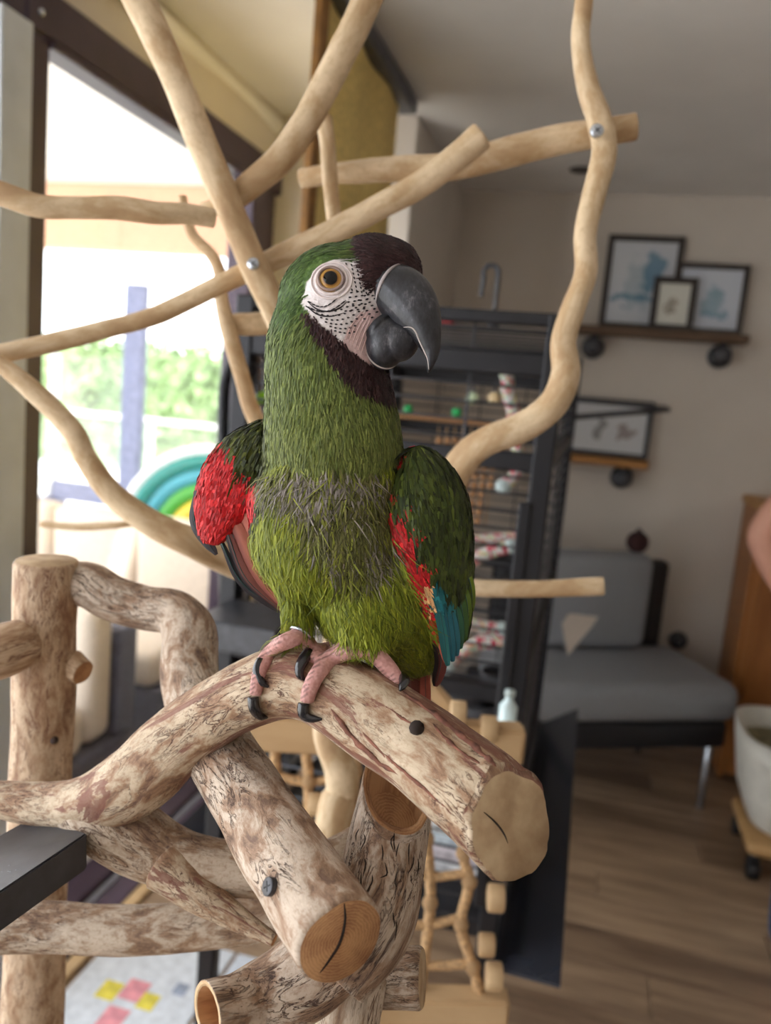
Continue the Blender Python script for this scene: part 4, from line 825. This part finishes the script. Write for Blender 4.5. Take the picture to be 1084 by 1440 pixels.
#          length width lift jitter  share of density
SPEC = dict(neck=(25, 1.7, 2.6, .2, 1.4), crown=(15, 1.8, 1.3, .16, 1.4), belly=(34, 2.1, 3.2, .24, 1.1), chest=(40, 2.2, 4.5, .34, .9), wing=(30, 5.0, 2.6, .12, .55), wingl=(28, 5, 2.4, .16, .5), red=(20, 4.2, 2.2, .22, .7), black=(26, 5, 1.5, .1, .5), pale=(22, 3, 2.2, .2, .8), teal=(40, 5.5, 2, .08, .5), maroon=(13, 1.9, 2.4, .3, 1.5))
def blades(n_try, name, jit=1., only=None, lmul=1., wmul=1., liftmul=1., colmul=None):
    idx = RNG.choice(len(tri), n_try, p=ar/ar.sum()); r1 = np.sqrt(RNG.random(n_try)); r2 = RNG.random(n_try)
    bw = np.stack([1-r1, r1*(1-r2), r1*r2], 1); p_ = (tv[idx]*bw[:, :, None]).sum(1); nn_ = (bn[tri[idx]]*bw[:, :, None]).sum(1); nn_ /= np.linalg.norm(nn_, axis=1)[:, None]
    rg, x, y, dw = region(p_, 2.6); keep = np.zeros(n_try, bool); sp = np.zeros((n_try, 4))
    for k, v in SPEC.items():
        if only and k not in only: continue
        m = rg == k; keep |= m & (RNG.random(n_try) < v[4]/1.5); sp[m] = v[:4]
    ey_ = np.hypot(x-465, y-393) < 36; keep &= ~(ey_ & (dw > 0))
    p_, nn_, rg, x, y, sp = p_[keep], nn_[keep], rg[keep], x[keep], y[keep], sp[keep]; n_ = len(p_)
    fx, fy = flow(rg, x, y); an = RNG.normal(size=n_)*sp[:, 3]*jit; c, s = np.cos(an), np.sin(an); fx, fy = fx*c-fy*s, fx*s+fy*c
    d = fx[:, None]*R-fy[:, None]*U; d -= nn_*(d*nn_).sum(1)[:, None]; d /= np.linalg.norm(d, axis=1)[:, None]+1e-9
    L = sp[:, 0]*S*RNG.uniform(.65, 1.2, n_)*lmul; W = sp[:, 1]*S*RNG.uniform(.7, 1.3, n_)*wmul; lf = sp[:, 2]*S*RNG.uniform(.4, 1.3, n_)*liftmul
    tip = p_+d*L[:, None]; tn = nn_.copy()
    for i in range(n_):
        h = tree.find_nearest(tip[i])
        if h[0] is not None: tip[i] = h[0]; tn[i] = h[1]
    tip = tip+tn*lf[:, None]; mid = (p_+tip)/2+nn_*(lf*.75)[:, None]
    sd = np.cross(nn_, d); tilt = RNG.normal(size=n_)*.25; sd = sd+nn_*tilt[:, None]
    b0 = p_-nn_*(.6*S)
    V = np.stack([b0-sd*(W*.4)[:, None], b0+sd*(W*.4)[:, None], mid+sd*(W*.5)[:, None], mid-sd*(W*.5)[:, None], tip+sd*(W*.12)[:, None], tip-sd*(W*.12)[:, None]], 1)
    t = np.clip(RNG.beta(1.6, 2.2, n_), 0, 1); col = colors(rg, x, y, t)
    dn = RNG.random(n_); gd = np.exp(-((x-435)/45)**2-((y-685)/32)**2)*.62+np.exp(-((x-455)/18)**2-((y-790)/22)**2)*.6+np.exp(-((x-535)/16)**2-((y-780)/30)**2)*.5+np.exp(-((x-500)/50)**2-((y-668)/16)**2)*.5; wd = (rg == 'chest') & (dn < gd+.03); col[wd] = lin((152, 143, 136))*RNG.uniform(.6, 1.1, wd.sum())[:, None]
    ye = (rg == 'chest') & (dn > .84); col[ye] = lin((150, 156, 64))*RNG.uniform(.7, 1.1, ye.sum())[:, None]
    dk = np.isin(rg, ['wing', 'wingl']) & (dn < .3); col[dk] *= .45
    col = col*RNG.uniform(.62, 1.3, n_)[:, None]
    if colmul is not None: col = col*colmul
    V = V.reshape(-1, 3); base = np.arange(n_)[:, None]*6; f = np.concatenate([base+[0, 1, 2, 3], base+[3, 2, 4, 5]], 1).reshape(-1, 4)
    m = bpy.data.meshes.new(name); m.vertices.add(len(V)); m.vertices.foreach_set('co', (V-org).ravel()); m.loops.add(f.size); m.loops.foreach_set('vertex_index', f.ravel())
    m.polygons.add(len(f)); m.polygons.foreach_set('loop_start', np.arange(len(f))*4); m.update(calc_edges=True); m.validate()
    m.polygons.foreach_set('use_smooth', [True]*len(m.polygons)); vcol(m, np.repeat(col, 6, 0)); m.materials.append(PLUM)
    o = bpy.data.objects.new(name, m); link(o, bird, org); return stuff(o)
blades(125000, 'contour_feathers')
blades(9000, 'downy_feathers', 1.7, ('chest', 'belly'), 1.25, .55, 2.3)
blades(9000, 'wing_coverts', .6, ('wing', 'wingl', 'teal'), 1.45, 1.1, 1.2)

# ---- flight and tail feathers, one by one
def flight(name, pts, wd, c1, c2=None, parent=bird, nrm=None, shaft=None):
    q = crom(pts, 14); ctr = np.array([Bp(*r) for r in q]); k = len(q); T_ = np.gradient(ctr, axis=0); T_ /= np.linalg.norm(T_, axis=1)[:, None]
    nr = -F if nrm is None else nrm; u = np.linspace(0, 1, k); wp = wd*S*np.clip(np.minimum(.55+u*1.2, 1), 0, 1)*np.sqrt(np.clip(1-((u-.55)/.47).clip(0)**3, 0.02, 1)); v = []; f = []; col = []
    c1l = lin(c1); c2l = lin(c2 if c2 is not None else c1)
    for i in range(k):
        sd = np.cross(T_[i], nr); sd /= np.linalg.norm(sd); nn_ = np.cross(sd, T_[i])
        for j, e in enumerate((-1, -.45, 0, .45, 1)):
            v.append(ctr[i]+sd*wp[i]*e+nn_*(1-e*e)*wd*S*.18); col.append(c1l if e < .3 else c2l)
    for i in range(k-1):
        for j in range(4): a = i*5+j; f.append((a, a+1, a+6, a+5))
    nb = len(v); v = v+[p_-np.asarray(nr)*S*1.2 for p_ in v]; col = col+col; f = f+[tuple(reversed([i+nb for i in q_])) for q_ in f]
    o = mesh(name, v, f, PLUM, parent); vcol(o.data, np.array(col)*RNG.uniform(.85, 1.12)); 
    tube('quill', ctr[:-1]+np.array([-F*S*1.6])*1, np.linspace(1.1, .35, k-1)*S, plain('quill_'+name, np.array(shaft or c1)*.6, .4), o, n=5, attr=False); return o
TE, BLK_, PINK = (34, 104, 112), (34, 28, 32), (186, 112, 94)
for i, (x0, y0, x1, y1, w_, c, z) in enumerate(((600, 800, 630, 936, 8, (40, 110, 112), 14), (608, 795, 637, 930, 8, (30, 96, 112), 12), (617, 800, 643, 922, 8, (36, 104, 120), 9), (626, 808, 648, 912, 8, (44, 96, 70), 6), (634, 812, 654, 900, 8, (60, 96, 40), 3), (642, 806, 659, 880, 7, (92, 116, 28), 0), (650, 790, 664, 860, 6, (110, 132, 32), -4))):
    flight('flight_feather', [(x0, y0, z+22), ((x0+x1)/2+5, (y0+y1)/2, z+20), (x1, y1, z)], w_, c, tuple(int(q_*.8) for q_ in c), nrm=-F+R*.35)
flight('flight_feather', [(606, 850, 26), (616, 885, 20), (626, 932, 4)], 5, (214, 44, 52), (220, 120, 100)); flight('flight_feather', [(612, 900, 2), (620, 930, -6), (612, 965, -14)], 9, (120, 60, 56), BLK_)
for i, (x0, y0, x1, y1, w_, c1, c2) in enumerate(((360, 705, 402, 830, 26, PINK, PINK), (346, 715, 396, 842, 24, (176, 100, 84), PINK), (332, 738, 398, 852, 15, (150, 84, 74), PINK), (321, 752, 399, 862, 9, BLK_, (120, 70, 64)), (312, 764, 396, 862, 6, BLK_, BLK_))):
    flight('flight_feather', [(x0, y0, 4-i*2), ((x0+x1)/2-5-(9 if i > 2 else 0), (y0+y1)/2+6, -8-i*2), (x1, y1, -22-i*2)], w_, c2, c1, nrm=-F-R*.2)
flight('flight_feather', [(277, 690, -8), (274, 735, -10), (298, 775, -14)], 8, BLK_, (60, 56, 60), nrm=-F-R*.3); flight('flight_feather', [(280, 705, -4), (283, 745, -6), (304, 780, -12)], 7, (58, 50, 54), BLK_, nrm=-F-R*.3)
for i, (x0, x1, w_, c) in enumerate(((588, 586, 13, (136, 70, 58)), (578, 576, 12, (120, 60, 52)), (597, 600, 8, (170, 88, 74)))):
    flight('tail_feather', [(x0, 900, -58+i*3), ((x0+x1)/2, 990, -74+i*3), (x1, 1105, -92+i*3)], w_, c, shaft=(190, 110, 96))
flight('undertail_feather', [(572, 880, -10), (576, 915, -22), (578, 945, -32)], 14, (96, 112, 24), (80, 96, 20))
# leg band
h0 = Bp(424, 886, 36); h1 = Bp(418, 897, 42); tt = (h1-h0)/np.linalg.norm(h1-h0); e1 = np.cross(tt, F); e1 /= np.linalg.norm(e1); e2 = np.cross(tt, e1)
tube('leg_band', [h0+tt*.002+15*S*(math.cos(a)*e1+math.sin(a)*e2) for a in np.linspace(0, 2*math.pi, 25)], 2.6*S, STEEL, bird, n=8, cap=False, attr=False)

# ---- claws
CLW = plain('black_claw', (30, 28, 32), .25, coat=.4)
def claw(pts):
    q = crom([(a, b, 0) for a, b in pts], 10); ctr = []
    for i, (x, y, _) in enumerate(q):
        h = hit(tA, x, y); u = i/9
        ctr.append(h[0]+h[1]*S*(7*math.sin(math.pi*(.25+.75*u))+1) if h else (ctr[-1]+(P(x, y, (ctr[-1]-C)@F)-ctr[-1]) if ctr else Bp(x, y, 50)))
    ctr = np.array(ctr); ctr[1:-1] = (ctr[:-2]+ctr[1:-1]*2+ctr[2:])/4
    tube('claw', ctr, np.interp(np.linspace(0, 1, 10), [0, .3, .8, 1], [8, 8, 5, 1.5])*S, CLW, bird, n=10, attr=False)
claw([(359, 979), (361, 992), (367, 1002), (376, 1008)]); claw([(371, 933), (367, 946), (370, 958), (378, 966)]); claw([(431, 988), (432, 999), (440, 1007), (453, 1011)]); claw([(435, 922), (426, 938), (424, 950), (429, 957)]); claw([(562, 958), (566, 966), (562, 972)])

# ---- head details
def head_hit(x, y): h = hit(tree, x, y); return h
h = head_hit(465, 393); ec, en = h; en = en*.55+(-F)*.45+R*.05; en /= np.linalg.norm(en)
bm = bmesh.new(); bmesh.ops.create_uvsphere(bm, u_segments=32, v_segments=24, radius=1); rE = 21*S
zq = Vector(en).to_track_quat('Z', 'Y'); ev = [np.array(zq @ v.co) for v in bm.verts]; ef = [[q_.index for q_ in p_.verts] for p_ in bm.faces]; bm.free()
ctrE = ec-en*rE*.62; ev = np.array(ev); ca = ev@en; ecol = np.zeros((len(ev), 3)); ang_ = np.degrees(np.arccos(np.clip(ca, -1, 1)))
EY = N('eye_iris'); atn = EY.n('ShaderNodeAttribute', attribute_name='ax'); EY.l(EY.ramp(atn.outputs['Fac'], [(0, (10, 9, 10)), (.275, (10, 9, 10)), (.30, (140, 92, 44)), (.38, (206, 158, 84)), (.52, (224, 190, 124)), (.60, (170, 126, 74)), (.66, (40, 32, 30)), (1, (40, 32, 30))]), EY.b.inputs['Base Color']); EY.b.inputs['Roughness'].default_value = .04; EY.b.inputs['Specular IOR Level'].default_value = .35
eye = mesh('eye', ctrE+ev*rE, ef, EY.m, bird); a_ = eye.data.attributes.new('ax', 'FLOAT', 'POINT'); a_.data.foreach_set('value', (ang_/90).astype(np.float32))
e1 = np.cross(en, U); e1 /= np.linalg.norm(e1); e2 = np.cross(en, e1); LID = plain('eyelid_skin', (226, 212, 210), .5, var=.06, scale=300)
for rr, off, th in ((16.2, .80, 2.0), (21, .70, 2.4), (27, .52, 1.5)):
    ring = []
    for a in np.linspace(0, 2*math.pi, 33):
        p_ = ctrE+en*rE*off+rr*S*(math.cos(a)*e1+.93*math.sin(a)*e2)
        if rr > 20:
            n_ = tree.find_nearest(Vector(p_)); p_ = np.array(n_[0])+np.array(n_[1])*S*.6
        ring.append(p_)
    tube('eyelid', ring, th*S, LID if rr > 17 else plain('eyelid_dark', (150, 128, 122), .5), eye, n=8, cap=False, attr=False)
# tiny black feather rows on the bare face
rows = []
for y0, x0, x1, bend in ((420, 433, 478, 10), (427, 430, 486, 10)): rows.append([(x0+(x1-x0)*t, y0+4+bend*math.sin(math.pi*t)-10*t*t*.9, .18 if True else 0) for t in np.linspace(0, 1, 9)])
dash = []
for r_ in rows:
    for a, b in zip(r_[:-1], r_[1:]): dash.append((a[0], a[1], b[0]+1, b[1], 1.5))
for k in range(6):
    y0 = 434+k*6.2; x0 = 431+k*6.5
    for j in range(11):
        t = j/10; x = x0+6+j*(8.2-.35*k); y = y0+7*math.sin(math.pi*min(t*1.1, 1))-t*t*(22+2*k)
        dash.append((x, y, x+4.2, y+1.6-3*t, 1.7))
for k in range(4):
    for j in range(7):
        t = j/6; x = 486+k*7.5+t*8*(1-k*.1); y = 370+t*36+k*1.5; dash.append((x, y, x+1.6, y+4.4, 1.6))
for k in range(5):
    for j in range(4): x = 492+j*8.5-k*2; y = 412+k*6.5-j*1.2; dash.append((x, y, x+4.5, y-.6, 1.7))
FE = plain('black_face_feather', (28, 20, 24), .7); dv = []; df = []
for (x, y, x2, y2, w_) in dash:
    if not (inpoly(np.array([x]), np.array([y]), FACE)[0] and inpoly(np.array([x2]), np.array([y2]), FACE)[0]) or math.hypot(x-465, y-393) < 27 or (x > 498 and y > 452): continue
    a, b = head_hit(x, y), head_hit(x2, y2)
    if not a or not b: continue
    p0, p1 = a[0]+a[1]*S*.7, b[0]+b[1]*S*1.3; sd = np.cross(a[1], p1-p0); sd = sd/np.linalg.norm(sd)*w_*.72*S; i = len(dv)
    dv += [p0-sd*.6, p0+sd*.6, (p0+p1)/2+sd+a[1]*S*.4, p1, (p0+p1)/2-sd+a[1]*S*.4]; df.append((i, i+1, i+2, i+3, i+4))
stuff(mesh('face_feathers', dv, df, FE, bird))
for pts in ([(432, 424), (446, 435), (462, 438), (478, 433), (488, 424)], [(430, 430), (446, 442), (464, 445), (484, 440)]): surf_line('feather_line', tree, pts, 2.2, FE, bird, lift=S*.4)
LW = plain('lore_crease', (206, 176, 172), .6)
for i in range(9):
    x = 486+i*4.4; surf_line('skin_fold', tree, [(x+26-i*1.5, 436+i*2), (x+8, 458+i*3), (x, 478+i*3.6)], 2.2, LW, bird, lift=S*.2)
# beak
def beakmat():
    g = N('grey_horn'); tc = g.n('ShaderNodeTexCoord'); mp = g.n('ShaderNodeMapping'); mp.inputs['Scale'].default_value = (1, 1, .45); g.l(tc.outputs['Object'], mp.inputs[0])
    nz = g.n('ShaderNodeTexNoise'); nz.inputs['Scale'].default_value = 420; nz.inputs['Detail'].default_value = 7; nz.inputs['Roughness'].default_value = .7; g.l(mp.outputs[0], nz.inputs[0])
    n2 = g.n('ShaderNodeTexNoise'); n2.inputs['Scale'].default_value = 45; g.l(tc.outputs['Object'], n2.inputs[0]); ad = g.n('ShaderNodeMath', operation='MULTIPLY'); g.l(nz.outputs[0], ad.inputs[0]); g.l(n2.outputs[0], ad.inputs[1])
    g.l(g.ramp(ad.outputs[0], [(.18, (30, 30, 34)), (.31, (56, 56, 62)), (.46, (120, 118, 122))]), g.b.inputs['Base Color']); g.b.inputs['Roughness'].default_value = .38; g.bump(nz.outputs[0], .18, .0006); return g.m
BM = beakmat()
def beakpart(name, pts, side, extra=()):
    global parts_v, parts_f, nv
    parts_v, parts_f, nv = [], [], 0; swp(pts, side, 24)
    for e in extra: ell(*e)
    m_ = bpy.data.meshes.new(name); m_.from_pydata(np.vstack(parts_v).tolist(), [], parts_f); o_ = bpy.data.objects.new(name, m_); sc.collection.objects.link(o_)
    a = o_.modifiers.new('r', 'REMESH'); a.mode = 'VOXEL'; a.voxel_size = .00055; a.use_smooth_shade = True; b = o_.modifiers.new('s', 'SMOOTH'); b.factor = .5; b.iterations = 6
    mm = bpy.data.meshes.new_from_object(o_.evaluated_get(bpy.context.evaluated_depsgraph_get())); bpy.data.objects.remove(o_); co = np.empty(len(mm.vertices)*3); mm.vertices.foreach_get('co', co); co = co.reshape(-1, 3)
    c0 = co.mean(0); mm.vertices.foreach_set('co', (co-c0).ravel()); mm.update(); mm.name = name; mm.materials.clear(); mm.materials.append(BM); return link(bpy.data.objects.new(name, mm), bird, c0)
ub = beakpart('upper_beak', [(540, 402, 46, 30, 34), (556, 408, 56, 38, 34), (573, 422, 64, 39, 33), (589, 446, 72, 33, 28), (600, 470, 78, 22, 20), (606, 494, 80, 12.5, 12), (605, 512, 80, 6, 7), (602, 524, 79, 2, 2.5)], (1, -.5, .2))
lb = beakpart('lower_beak', [(534, 462, 50, 26, 28), (541, 468, 54, 30, 30)], (.35, .9, 0), [(543, 481, 54, 30, 40, 31, 12), (560, 480, 60, 30, 29, 28, -35), (574, 476, 64, 17, 18, 20, -35)])
tU, tL = surf_tree(ub), surf_tree(lb); PALE = plain('pale_horn_edge', (196, 184, 178), .5)
surf_line('horn_rim', tL, [(522, 449), (515, 466), (514, 486), (519, 503), (532, 515), (547, 518), (560, 512)], 3.2, PALE, lb, taper=True)
surf_line('horn_edge', tU, [(563, 461), (576, 460), (584, 466), (590, 480), (596, 493), (601, 505), (603, 520)], 2.6, PALE, ub)
surf_line('cere', tU, [(572, 371), (560, 372), (548, 380), (538, 394), (531, 412), (528, 428)], 6, plain('cere_skin', (168, 158, 158), .6), ub)
ball('nostril', (head_hit(545, 372) or (Bp(545, 372, 70), 0))[0], 2.6*S, plain('nostril_dark', (30, 22, 24)), bird)
